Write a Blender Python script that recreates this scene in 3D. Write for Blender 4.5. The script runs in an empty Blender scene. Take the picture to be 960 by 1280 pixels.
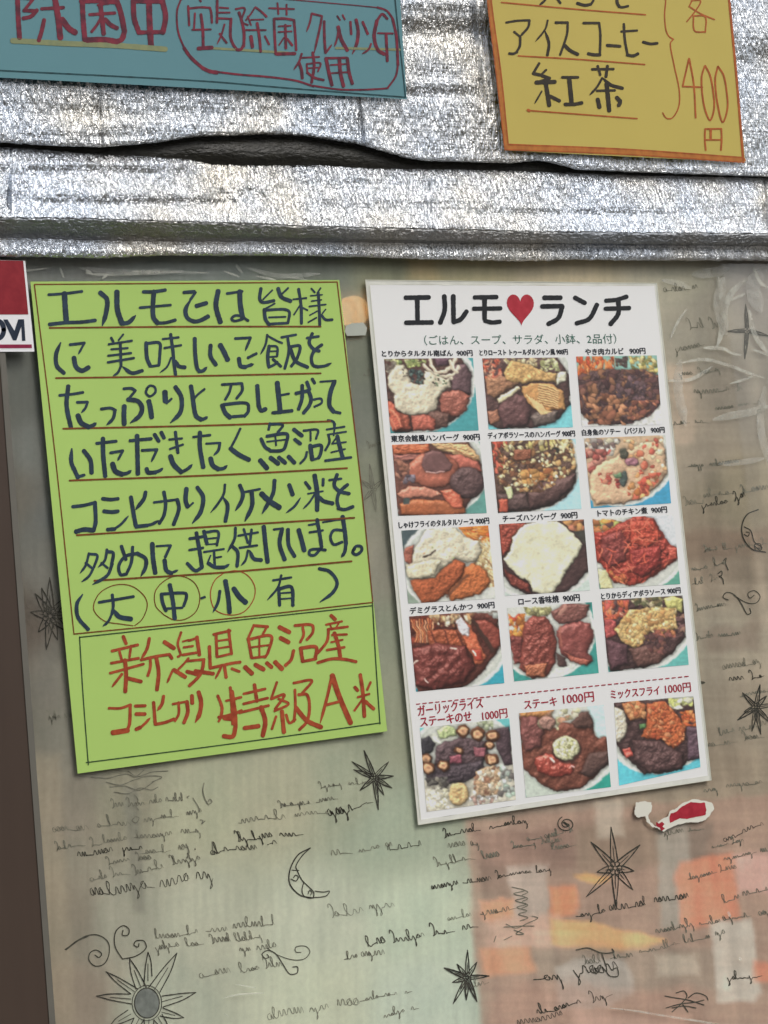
import bpy, bmesh, math, random
import numpy as np
from mathutils import Matrix, Vector

sc = bpy.context.scene
COL = sc.collection
rng = random.Random(7)
nr = np.random.RandomState(11)

# ------------------------------------------------------------------ camera
F = 2900.0                                   # focal length in photo pixels (960 wide)
YAW, PITCH, ROLL = -0.607, 0.0495, -0.0991
CAM = np.array([0.0, -1.62, 1.45])
def rot(a, b, c):
    ca, sa, cb, sb, cc, s_ = math.cos(a), math.sin(a), math.cos(b), math.sin(b), math.cos(c), math.sin(c)
    Rz = np.array([[ca, -sa, 0], [sa, ca, 0], [0, 0, 1]])
    Rx = np.array([[1, 0, 0], [0, cb, -sb], [0, sb, cb]])
    Rr = np.array([[cc, -s_, 0], [s_, cc, 0], [0, 0, 1]])
    B = np.array([[1, 0, 0], [0, 0, -1], [0, 1, 0.]])
    return Rz @ Rx @ B @ Rr
RM = rot(YAW, PITCH, ROLL)
cam = bpy.data.cameras.new('camera'); cam_o = bpy.data.objects.new('camera', cam); COL.objects.link(cam_o)
cam.sensor_fit = 'HORIZONTAL'; cam.sensor_width = 36; cam.lens = F / 960 * 36
cam.clip_start = 0.05; cam.clip_end = 500
m4 = Matrix([[RM[i][j] for j in range(3)] + [CAM[i]] for i in range(3)] + [[0, 0, 0, 1]])
cam_o.matrix_world = m4
sc.camera = cam_o

# ------------------------------------------------------------------ sky, sun, exposure
SUN_EL, SUN_AZ = math.radians(48), math.radians(150)   # azimuth: clockwise from +Y
w = bpy.data.worlds.new('World'); sc.world = w; w.use_nodes = True
nt = w.node_tree; nt.nodes.clear()
sky = nt.nodes.new('ShaderNodeTexSky'); sky.sky_type = 'NISHITA'; sky.sun_disc = False
sky.sun_elevation = SUN_EL; sky.sun_rotation = SUN_AZ
sky.air_density = 1.0; sky.dust_density = 3.0; sky.ozone_density = 0.6
hs = nt.nodes.new('ShaderNodeHueSaturation'); hs.inputs['Saturation'].default_value = 0.35
bg = nt.nodes.new('ShaderNodeBackground'); bg.inputs['Strength'].default_value = 0.15
wo = nt.nodes.new('ShaderNodeOutputWorld')
nt.links.new(sky.outputs[0], hs.inputs['Color']); nt.links.new(hs.outputs[0], bg.inputs[0]); nt.links.new(bg.outputs[0], wo.inputs[0])
sun = bpy.data.lights.new('sun', 'SUN'); sun.energy = 0.8; sun.angle = math.radians(24); sun.color = (1, .97, .92)
sun_o = bpy.data.objects.new('sun', sun); COL.objects.link(sun_o)
sd = Vector((math.sin(SUN_AZ) * math.cos(SUN_EL), math.cos(SUN_AZ) * math.cos(SUN_EL), math.sin(SUN_EL)))
sun_o.rotation_euler = sd.to_track_quat('Z', 'Y').to_euler()
sun_o.location = (1, -3, 5)
sc.view_settings.view_transform = 'Standard'; sc.view_settings.look = 'None'
sc.view_settings.exposure = 0.24; sc.view_settings.gamma = 1.0
sc.view_settings.use_curve_mapping = False

# ------------------------------------------------------------------ helpers
def PX(x, y, d=0.0):
    """photo pixel -> point on the wall-parallel plane Y = d (arrays allowed)"""
    x, y, d = np.broadcast_arrays(np.asarray(x, float), np.asarray(y, float), np.asarray(d, float))
    v = np.stack([x - 480, -(y - 640), np.full(x.shape, -F)], -1) @ RM.T
    t = (d - CAM[1]) / v[..., 1]
    return CAM + v * t[..., None]

GAIN = 0.90
def lin(c):
    c = np.asarray(c, float) / 255
    return np.where(c <= .04045, c / 12.92, ((c + .055) / 1.055) ** 2.4)
def alb(c, g=None):
    return np.clip(lin(c) / (g or GAIN), 0, .85)

def link_mesh(name, V, Fc, mat, parent=None, smooth=False, col=None):
    me = bpy.data.meshes.new(name)
    V = np.asarray(V, float)
    if parent is not None:
        V = V - np.array(parent.location) - (np.array(parent.parent.location) if parent.parent else 0)
    me.from_pydata([tuple(v) for v in V], [], [tuple(int(i) for i in f) for f in Fc])
    if col is not None:
        a = me.color_attributes.new('Col', 'FLOAT_COLOR', 'POINT')
        c4 = np.ones((len(V), 4)); c4[:, :3] = col
        a.data.foreach_set('color', c4.astype(np.float32).ravel())
    if mat: me.materials.append(mat)
    if smooth:
        me.polygons.foreach_set('use_smooth', [True] * len(me.polygons))
    me.update()
    o = bpy.data.objects.new(name, me); COL.objects.link(o)
    if parent is not None: o.parent = parent
    return o
def thing(name, label, cat, loc, group=None):
    o = bpy.data.objects.new(name, None); COL.objects.link(o); o.location = tuple(loc); o.empty_display_size = .05
    o['label'] = label; o['category'] = cat
    if group: o['group'] = group
    return o
def tag(o, label, cat, group=None):
    o['label'] = label; o['category'] = cat
    if group: o['group'] = group
    return o
def struct(o):
    o['kind'] = 'structure'; return o

def grid_faces(nx, ny, off=0):
    i, j = np.meshgrid(np.arange(nx - 1), np.arange(ny - 1))
    a = (j * nx + i).ravel() + off
    return np.stack([a, a + nx, a + nx + 1, a + 1], 1)
def slab(P0, P1, nx, ny):
    """closed solid out of a front grid and a back grid (each ny*nx points)"""
    V = np.concatenate([P0.reshape(-1, 3), P1.reshape(-1, 3)]); n = nx * ny
    Fc = [tuple(f) for f in grid_faces(nx, ny)] + [tuple(f[::-1]) for f in grid_faces(nx, ny, n)]
    ring = [i for i in range(nx)] + [nx - 1 + nx * j for j in range(1, ny)] + [nx * (ny - 1) + i for i in range(nx - 2, -1, -1)] + [nx * j for j in range(ny - 2, 0, -1)]
    for k in range(len(ring)):
        a, b = ring[k], ring[(k + 1) % len(ring)]
        Fc.append((a, b, b + n, a + n))
    return V, Fc
def box(name, x0, x1, y0, y1, z0, z1, mat, parent=None):
    V = [(x, y, z) for x in (x0, x1) for y in (y0, y1) for z in (z0, z1)]
    Fc = [(0, 1, 3, 2), (4, 6, 7, 5), (0, 4, 5, 1), (2, 3, 7, 6), (0, 2, 6, 4), (1, 5, 7, 3)]
    return link_mesh(name, V, Fc, mat, parent)

# ---- numpy value noise
def vnoise(x, y, seed=0):
    xi, yi = np.floor(x).astype(np.int64), np.floor(y).astype(np.int64)
    fx, fy = x - xi, y - yi
    fx, fy = fx * fx * (3 - 2 * fx), fy * fy * (3 - 2 * fy)
    def h(a, b):
        n = (a * 374761393 + b * 668265263 + seed * 974711) & 0x7fffffff
        n = ((n ^ (n >> 13)) * 1274126177) & 0x7fffffff
        return ((n ^ (n >> 16)) & 0xffff) / 65535.0
    return (h(xi, yi) * (1 - fx) + h(xi + 1, yi) * fx) * (1 - fy) + (h(xi, yi + 1) * (1 - fx) + h(xi + 1, yi + 1) * fx) * fy
def fbm(x, y, seed=0, o=4):
    s = 0; a = .5
    for k in range(o):
        s = s + a * vnoise(x * 2 ** k, y * 2 ** k, seed + k * 17); a *= .5
    return s / (1 - .5 ** o)

# ------------------------------------------------------------------ materials
def mat_new(name):
    m = bpy.data.materials.new(name); m.use_nodes = True
    return m, m.node_tree, m.node_tree.nodes['Principled BSDF']
def add_noise(nt_, scale, detail=3, vec=None, rough=.5, dist=0):
    n = nt_.nodes.new('ShaderNodeTexNoise'); n.inputs['Scale'].default_value = scale
    n.inputs['Detail'].default_value = detail; n.inputs['Roughness'].default_value = rough; n.inputs['Distortion'].default_value = dist
    if vec: nt_.links.new(vec, n.inputs['Vector'])
    return n
def geo_vec(nt_, sx=1, sy=1, sz=1, rx=0):
    g = nt_.nodes.new('ShaderNodeNewGeometry'); mp = nt_.nodes.new('ShaderNodeMapping')
    mp.inputs['Scale'].default_value = (sx, sy, sz); mp.inputs['Rotation'].default_value = (0, rx, 0)
    nt_.links.new(g.outputs['Position'], mp.inputs['Vector']); return mp.outputs[0]
def mixc(nt_, fac, a, b, blend='MIX'):
    m = nt_.nodes.new('ShaderNodeMix'); m.data_type = 'RGBA'; m.blend_type = blend
    for k, v in ((0, fac), (6, a), (7, b)):
        if hasattr(v, 'links'): nt_.links.new(v, m.inputs[k])
        elif v is not None: m.inputs[k].default_value = v if k == 0 else (*v, 1)
    return m.outputs[2]
def paper_mat(name, c, var=.06, rough=.7, spec=.3):
    m, t, b = mat_new(name)
    n = add_noise(t, 14, 4, geo_vec(t)); n2 = add_noise(t, 900, 3, geo_vec(t))
    c = np.array(alb(c))
    o = mixc(t, n.outputs['Fac'], tuple(c * (1 - var)), tuple(np.clip(c * (1 + var), 0, .85)))
    t.links.new(o, b.inputs['Base Color']); b.inputs['Roughness'].default_value = rough
    b.inputs['Specular IOR Level'].default_value = spec
    bp = t.nodes.new('ShaderNodeBump'); bp.inputs['Strength'].default_value = .12; bp.inputs['Distance'].default_value = .0002
    t.links.new(n2.outputs['Fac'], bp.inputs['Height']); t.links.new(bp.outputs[0], b.inputs['Normal'])
    return m
def ink_mat(name, c, c2=None, rough=.55, scale=160):
    m, t, b = mat_new(name)
    n = add_noise(t, scale, 4, geo_vec(t))
    r = t.nodes.new('ShaderNodeMapRange'); r.inputs[1].default_value = .35; r.inputs[2].default_value = .65
    t.links.new(n.outputs['Fac'], r.inputs[0])
    c = alb(c) * .72; c2 = alb(c2) * .78 if c2 is not None else c * 1.4
    t.links.new(mixc(t, r.outputs[0], tuple(c), tuple(c2)), b.inputs['Base Color'])
    b.inputs['Roughness'].default_value = rough; b.inputs['Specular IOR Level'].default_value = .3
    return m
def plain_mat(name, c, rough=.5, metal=0, spec=.5, raw=False):
    m, t, b = mat_new(name)
    c = tuple(c) if raw else tuple(alb(c))
    n = add_noise(t, 60, 4, geo_vec(t))
    t.links.new(mixc(t, n.outputs['Fac'], tuple(np.array(c) * .88), tuple(np.array(c) * 1.12)), b.inputs['Base Color'])
    b.inputs['Roughness'].default_value = rough; b.inputs['Metallic'].default_value = metal
    b.inputs['Specular IOR Level'].default_value = spec
    return m
def vcol_mat(name, rough=.5, spec=.5, grain=0.0, gscale=(200, 200, 200), transp=0.0):
    m, t, b = mat_new(name)
    a = t.nodes.new('ShaderNodeAttribute'); a.attribute_name = 'Col'
    out = a.outputs['Color']
    if grain:
        n = add_noise(t, 1, 5, geo_vec(t, *gscale), .6)
        r = t.nodes.new('ShaderNodeMapRange'); r.inputs[1].default_value = .25; r.inputs[2].default_value = .75
        r.inputs[3].default_value = 1 - grain; r.inputs[4].default_value = 1 + grain
        t.links.new(n.outputs['Fac'], r.inputs[0])
        out = mixc(t, 1.0, out, r.outputs[0], 'MULTIPLY')
    t.links.new(out, b.inputs['Base Color'])
    b.inputs['Roughness'].default_value = rough; b.inputs['Specular IOR Level'].default_value = spec
    if transp:
        tr = t.nodes.new('ShaderNodeBsdfTransparent'); mx = t.nodes.new('ShaderNodeMixShader'); mx.inputs[0].default_value = transp
        t.links.new(b.outputs[0], mx.inputs[1]); t.links.new(tr.outputs[0], mx.inputs[2])
        t.links.new(mx.outputs[0], t.nodes['Material Output'].inputs[0])
    return m
def see_through(name, opac, c, rough, lo=.2, scale=60):
    """thin transparent sheet: mostly clear, a share of diffuse haze broken by noise, Fresnel gloss"""
    m, t, b = mat_new(name)
    tr = t.nodes.new('ShaderNodeBsdfTransparent')
    b.inputs['Base Color'].default_value = (*alb(c), 1); b.inputs['Roughness'].default_value = rough
    mx = t.nodes.new('ShaderNodeMixShader')
    n = add_noise(t, scale, 4, geo_vec(t)); r = t.nodes.new('ShaderNodeMapRange')
    r.inputs[1].default_value = .3; r.inputs[2].default_value = .75; r.inputs[3].default_value = opac * lo; r.inputs[4].default_value = opac
    t.links.new(n.outputs['Fac'], r.inputs[0]); t.links.new(r.outputs[0], mx.inputs[0])
    t.links.new(tr.outputs[0], mx.inputs[1]); t.links.new(b.outputs[0], mx.inputs[2])
    t.links.new(mx.outputs[0], t.nodes['Material Output'].inputs[0])
    return m
def glass_sheet(name, rough=.02, ior=1.5, tint=(.99, .995, .985)):
    m, t, b = mat_new(name); t.nodes.remove(b)
    tr = t.nodes.new('ShaderNodeBsdfTransparent'); tr.inputs[0].default_value = (*tint, 1)
    g = t.nodes.new('ShaderNodeBsdfGlossy'); g.inputs['Roughness'].default_value = rough
    fr = t.nodes.new('ShaderNodeFresnel'); fr.inputs[0].default_value = ior
    gg = t.nodes.new('ShaderNodeNewGeometry'); fm_ = t.nodes.new('ShaderNodeMix'); fm_.data_type = 'FLOAT'; fm_.inputs[3].default_value = .0
    t.links.new(gg.outputs['Backfacing'], fm_.inputs[0]); t.links.new(fr.outputs[0], fm_.inputs[2])
    mx = t.nodes.new('ShaderNodeMixShader')
    t.links.new(fm_.outputs[0], mx.inputs[0]); t.links.new(tr.outputs[0], mx.inputs[1]); t.links.new(g.outputs[0], mx.inputs[2])
    t.links.new(mx.outputs[0], t.nodes['Material Output'].inputs[0])
    return m

# ------------------------------------------------------------------ brush strokes
def catmull(pts, step=2.2):
    pts = np.asarray(pts, float)
    if len(pts) == 2:
        n = max(2, int(np.hypot(*(pts[1] - pts[0])) / step) + 1)
        n = min(n, 40)
        t = np.linspace(0, 1, n)[:, None]; return pts[0] * (1 - t) + pts[1] * t
    P = np.vstack([2 * pts[0] - pts[1], pts, 2 * pts[-1] - pts[-2]])
    out = []
    for i in range(1, len(P) - 2):
        p0, p1, p2, p3 = P[i - 1], P[i], P[i + 1], P[i + 2]
        # centripetal-ish: soften tangents where a segment is much shorter than its neighbour
        d = np.hypot(*(p2 - p1)); d0 = max(np.hypot(*(p1 - p0)), 1e-6); d3 = max(np.hypot(*(p3 - p2)), 1e-6)
        m1 = (p2 - p0) * d / (d + d0); m2 = (p3 - p1) * d / (d + d3)
        n = max(2, int(d / step) + 1)
        t = np.linspace(0, 1, n, endpoint=False)[:, None]
        out.append((2 * t**3 - 3 * t**2 + 1) * p1 + (t**3 - 2 * t**2 + t) * m1 + (-2 * t**3 + 3 * t**2) * p2 + (t**3 - t**2) * m2)
    out.append(pts[-1][None]); return np.vstack(out)
class Ink:
    def __init__(s, depth, off=0.0004, seed=1):
        s.V = []; s.F = []; s.n = 0; s.depth = depth; s.off = off; s.k = 0; s.r = np.random.RandomState(seed); s.parts = []
    def stroke(s, pts, w, taper=(1.0, 1.0), rough=.06, cap=True, step=2.2, slant=0.0):
        c = catmull(pts, step); n = len(c)
        t = np.gradient(c, axis=0) if n > 1 else np.array([[1, 0]])
        L = np.maximum(np.hypot(t[:, 0], t[:, 1]), 1e-9); t = t / L[:, None]
        nn = np.stack([-t[:, 1], t[:, 0]], 1)
        u = np.linspace(0, 1, n)
        prof = np.interp(u, [0, .25, .8, 1], [taper[0], 1, 1, taper[1]])
        wd = w / 2 * prof * (1 + rough * (s.r.rand(n) - .5) * 2)
        a, b = c + nn * wd[:, None], c - nn * wd[:, None]
        ring = [a, b[::-1]]
        k = s.k % 12; s.k += 1
        dz = s.off + k * 0.00001
        V = np.vstack([a, b]); Fc = [(i, i + 1, n + i + 1, n + i) for i in range(n - 1)]
        if cap:
            for e, sg in ((0, -1), (n - 1, 1)):
                if w * (taper[0] if e == 0 else taper[1]) < .8: continue
                base = len(V); r = wd[e]
                ang = np.linspace(-math.pi / 2, math.pi / 2, 7)
                arc = c[e] + np.outer(np.cos(ang), t[e] * sg) * r * .85 + np.outer(np.sin(ang), nn[e]) * r
                V = np.vstack([V, arc]); Fc.append(tuple(base + i for i in range(7)))
        P = PX(V[:, 0], V[:, 1], s.depth(V[:, 0], V[:, 1]) - dz)
        s.V.append(P); s.F += [tuple(i + s.n for i in f) for f in Fc]; s.n += len(P)
        s.parts.append((P, Fc, c, w / 2))
    def poly(s, pts):
        pts = np.asarray(pts, float); k = s.k % 12; s.k += 1
        P = PX(pts[:, 0], pts[:, 1], s.depth(pts[:, 0], pts[:, 1]) - s.off - k * .00001)
        s.V.append(P); s.F.append(tuple(range(s.n, s.n + len(P)))); s.n += len(P)
    def build_split(s, name, mat, parent, gap):
        """one object for each group of strokes that nearly touch (a written character, one ruled line)"""
        n = len(s.parts); root = list(range(n))
        def find(i):
            while root[i] != i: i = root[i]
            return i
        for i in range(n):
            for j in range(i):
                ci, cj = s.parts[i][2], s.parts[j][2]
                d = np.sqrt(((ci[:, None] - cj[None]) ** 2).sum(-1)).min() - s.parts[i][3] - s.parts[j][3]
                if d < gap: root[find(i)] = find(j)
        out = []
        for r_ in sorted(set(find(i) for i in range(n)), key=lambda q: s.parts[q][2][:, 0].min()):
            V = []; Fc = []; m = 0
            for i in range(n):
                if find(i) == r_:
                    V.append(s.parts[i][0]); Fc += [tuple(q + m for q in f) for f in s.parts[i][1]]; m += len(s.parts[i][0])
            out.append(link_mesh(name, np.vstack(V), Fc, mat, parent))
        return out
    def build(s, name, mat, parent):
        if not s.V: return None
        return link_mesh(name, np.vstack(s.V), s.F, mat, parent)
def parse(txt, ox, oy, sc_, ink, default=14, wmul=1.0, sty=None):
    """'w14 x y x y .. / x y x y' strokes in zoomed coordinates of a crop with origin ox,oy and zoom sc_"""
    for st in txt.replace('\n', ' ').split('/'):
        tk = st.split()
        if not tk: continue
        wv = default; tp = (1.0, 1.0)
        while tk and tk[0][0].isalpha():
            if tk[0][0] == 'w': wv = float(tk[0][1:])
            elif tk[0] == 't': tp = (1.0, .25)
            elif tk[0] == 's': tp = (.35, 1.0)
            elif tk[0] == 'b': tp = (.4, .3)
            tk = tk[1:]
        a = np.array([float(q) for q in tk]).reshape(-1, 2)
        a = a / sc_ + np.array([ox, oy])
        ink.stroke(a, wv * wmul / sc_, tp)
# ------------------------------------------------------------------ setting: ground, wall, room behind the window
m_pave, t_, b_ = mat_new('pavement')
n_ = add_noise(t_, 40, 6, geo_vec(t_)); n2_ = add_noise(t_, 3, 4, geo_vec(t_))
t_.links.new(mixc(t_, n2_.outputs['Fac'], (.10, .095, .085), (.19, .18, .165)), b_.inputs['Base Color'])
b_.inputs['Roughness'].default_value = .9
struct(link_mesh('ground', [(-60, -60, -.004), (60, -60, -.004), (60, 60, -.004), (-60, 60, -.004)], [(0, 1, 2, 3)], m_pave))
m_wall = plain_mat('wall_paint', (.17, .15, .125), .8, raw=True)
def foil_dark():
    m, t, b = mat_new('dark_lining')
    n = add_noise(t, 1, 4, geo_vec(t, 90, 90, 260)); t.links.new(mixc(t, n.outputs['Fac'], (.004, .004, .003), (.034, .032, .022)), b.inputs['Base Color'])
    b.inputs['Roughness'].default_value = .42; b.inputs['Specular IOR Level'].default_value = .35
    n2 = add_noise(t, 1, 3, geo_vec(t, 160, 160, 420)); bp = t.nodes.new('ShaderNodeBump'); bp.inputs['Strength'].default_value = .8; bp.inputs['Distance'].default_value = .002
    t.links.new(n2.outputs['Fac'], bp.inputs['Height']); t.links.new(bp.outputs[0], b.inputs['Normal']); return m
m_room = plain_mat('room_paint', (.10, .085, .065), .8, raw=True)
def wx(x, y=640): return float(PX(x, y, 0)[0])
def wz(y, x=480): return float(PX(x, y, 0)[2])
XL = wx(20, 900) ; XR = wx(1900, 640)
ZB = .55; ZT = wz(300)
# front wall around the window opening
box('wall', XL - 3.0, XL - .10, .012, .16, 0, 3.2, m_wall)
box('wall', XR + .05, XR + 3, .012, .16, 0, 3.2, m_wall)
box('wall', XL - .10, XR + .05, .012, .16, 0, ZB, m_wall)
box('wall', XL - .10, XR + .05, .012, .16, ZT + .03, 3.2, m_wall)
# the dim room behind the film
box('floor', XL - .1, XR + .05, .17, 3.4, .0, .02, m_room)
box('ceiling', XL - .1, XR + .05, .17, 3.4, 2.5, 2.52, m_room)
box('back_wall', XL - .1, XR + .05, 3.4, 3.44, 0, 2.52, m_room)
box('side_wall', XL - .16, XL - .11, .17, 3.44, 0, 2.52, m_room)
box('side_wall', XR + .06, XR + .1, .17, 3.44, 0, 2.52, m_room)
for o in list(COL.objects):
    if o.type == 'MESH' and o.name.split('.')[0] in ('wall', 'floor', 'ceiling', 'back_wall', 'side_wall'): struct(o)

# unseen building added across the street to shape foil and glass reflections
def added_facade():
    t = thing('building', 'added unseen brownish two storey building across the street with rows of dark windows', 'building', (2, -12, 0))
    mb = plain_mat('added_facade_render', (.20, .17, .14), .85, raw=True); mg = plain_mat('added_facade_glass', (.03, .035, .04), .1, raw=True); mf = plain_mat('added_facade_trim', (.42, .40, .37), .6, raw=True)
    box('added_facade_wall', -9, 13, -14, -12, 0, 5.2, mb, t); box('added_facade_cornice', -9.2, 13.2, -14.2, -11.8, 5.2, 5.5, mf, t)
    for fl in range(2):
        for k in range(8):
            x = -8 + k * 2.6; zz = 1.0 + fl * 2.7
            w_ = box('window', x, x + 1.4, -12.01, -11.94, zz, zz + 1.5, mf, t)
            box('added_facade_pane', x + .08, x + 1.32, -11.938, -11.93, zz + .08, zz + 1.42, mg, w_)
added_facade()

m_dark = foil_dark()
# pendant bulbs in the room, glowing through the film
def bulb(px, py, dep, r, label, power):
    c = PX(px, py, dep)
    t = thing('pendant_lamp', label, 'lamp', (c[0], c[1], c[2] + r * 1.2), 'warm pendant lamps in the room')
    m, tt, bb = mat_new('lamp_glow'); bb.inputs['Base Color'].default_value = (.9, .6, .3, 1)
    bb.inputs['Emission Color'].default_value = (1, .55, .2, 1); bb.inputs['Emission Strength'].default_value = power
    wv_ = tt.nodes.new('ShaderNodeTexWave'); wv_.inputs['Scale'].default_value = 12; wv_.inputs['Distortion'].default_value = 9; wv_.inputs['Detail'].default_value = 3; tt.links.new(geo_vec(tt, 1, 1, 1, .7), wv_.inputs['Vector'])
    tt.links.new(mixc(tt, wv_.outputs['Fac'], (.9, .42, .12), (1, .64, .28)), bb.inputs['Emission Color'])
    def lathe(name, prof, mat, n=24):
        V = []; Fc = []
        for k, (rr, zz) in enumerate(prof):
            for i in range(n):
                a = 2 * math.pi * i / n; V.append((c[0] + rr * math.cos(a), c[1] + rr * math.sin(a), c[2] + zz))
        for k in range(len(prof) - 1):
            for i in range(n):
                j = (i + 1) % n; Fc.append((k * n + i, k * n + j, (k + 1) * n + j, (k + 1) * n + i))
        return link_mesh(name, V, Fc, mat, t, True)
    lathe('bulb', [(.001, -r)] + [(r * math.sin(a) * (1 if a < 1.9 else 1 - .35 * (a - 1.9)), -r * math.cos(a)) for a in np.linspace(.2, 2.6, 12)], m)
    for k, (f_, al) in enumerate(((1.22, .30), (1.5, .16), (1.85, .08))):  # glowing shells added to soften the bulb's edge into a halo
        mg_, tg, bg_ = mat_new('glow_shell'); bg_.inputs['Base Color'].default_value = (.8, .6, .4, 1); bg_.inputs['Emission Color'].default_value = (1, .6, .28, 1); bg_.inputs['Emission Strength'].default_value = power * .07
        tr_ = tg.nodes.new('ShaderNodeBsdfTransparent'); mx_ = tg.nodes.new('ShaderNodeMixShader'); mx_.inputs[0].default_value = al
        tg.links.new(tr_.outputs[0], mx_.inputs[1]); tg.links.new(bg_.outputs[0], mx_.inputs[2]); tg.links.new(mx_.outputs[0], tg.nodes['Material Output'].inputs[0])
        lathe('glow_shell', [(.001, -r * f_)] + [(r * f_ * math.sin(a), -r * f_ * math.cos(a)) for a in np.linspace(.2, 2.9, 14)], mg_)
    lathe('lamp_holder', [(r * .45, r * .75), (r * .5, r * 1.0), (r * .5, r * 1.9), (r * .2, r * 2.1), (.001, r * 2.1)], m_brass)
    lathe('cord', [(.003, r * 2.0), (.003, 2.5 - c[2])], m_dark, 8)
m_brass = plain_mat('brass', (.35, .22, .08), .35, 1, raw=True)
bulb(441, 388, 2.3, .034, 'warm glowing bulb seen through the film between the two notices', 8)
bulb(526, 337, 2.5, .030, 'warm glowing bulb seen through the film just above the lunch menu', 5)

# ------------------------------------------------------------------ printed window film (mirrored script)
def interp_colors(X, Y, pts):
    num = 0; den = 0
    for (px, py, c) in pts:
        d2 = ((X - px) ** 2 + (Y - py) ** 2) / 55.0 ** 2
        wgt = 1 / (.12 + d2) ** 2
        num = num + wgt[..., None] * np.array(c, float); den = den + wgt
    return num / den[..., None]
def sd_poly(X, Y, pts):
    pts = np.asarray(pts, float); ins = np.zeros(X.shape, bool); d = np.full(X.shape, 1e9)
    for i in range(len(pts)):
        a, b = pts[i], pts[(i + 1) % len(pts)]
        cnd = (a[1] > Y) != (b[1] > Y)
        with np.errstate(divide='ignore', invalid='ignore'):
            xi = (b[0] - a[0]) * (Y - a[1]) / (b[1] - a[1] + 1e-12) + a[0]
        ins ^= cnd & (X < xi)
        e = b - a; t = np.clip(((X - a[0]) * e[0] + (Y - a[1]) * e[1]) / (e @ e + 1e-9), 0, 1)
        d = np.minimum(d, np.hypot(X - a[0] - t * e[0], Y - a[1] - t * e[1]))
    return np.where(ins, -d, d)
fx = np.concatenate([np.arange(-500, -60, 16), np.arange(-60, 1040, 3.2), np.arange(1040, 2500, 16)]); fy = np.concatenate([np.arange(230, 300, 12), np.arange(300, 1320, 3.2), np.arange(1320, 2700, 16)])
FXg, FYg = np.meshgrid(fx, fy)
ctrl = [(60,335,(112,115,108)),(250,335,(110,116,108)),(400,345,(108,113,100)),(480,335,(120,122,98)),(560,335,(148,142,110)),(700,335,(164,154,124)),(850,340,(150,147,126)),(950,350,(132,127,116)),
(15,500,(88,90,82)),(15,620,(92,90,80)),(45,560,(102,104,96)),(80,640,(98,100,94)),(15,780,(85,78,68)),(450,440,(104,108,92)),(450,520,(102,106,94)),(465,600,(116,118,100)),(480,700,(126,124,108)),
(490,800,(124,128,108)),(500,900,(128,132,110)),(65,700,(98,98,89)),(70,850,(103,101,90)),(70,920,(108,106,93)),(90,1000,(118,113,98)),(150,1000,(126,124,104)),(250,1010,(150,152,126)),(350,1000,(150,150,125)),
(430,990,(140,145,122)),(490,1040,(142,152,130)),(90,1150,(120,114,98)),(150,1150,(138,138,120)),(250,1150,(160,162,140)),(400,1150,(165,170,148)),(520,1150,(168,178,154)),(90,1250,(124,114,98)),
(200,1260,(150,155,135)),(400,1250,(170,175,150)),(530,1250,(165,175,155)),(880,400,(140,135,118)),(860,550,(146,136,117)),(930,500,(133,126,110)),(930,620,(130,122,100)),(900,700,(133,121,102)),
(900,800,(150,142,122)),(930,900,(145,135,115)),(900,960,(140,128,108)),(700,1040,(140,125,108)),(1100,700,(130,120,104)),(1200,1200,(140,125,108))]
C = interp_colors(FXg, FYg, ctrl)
wrpx = (fbm(FXg / 22, FYg / 22, 3) - .5); wrpy = (fbm(FXg / 22, FYg / 22, 9) - .5)
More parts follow.
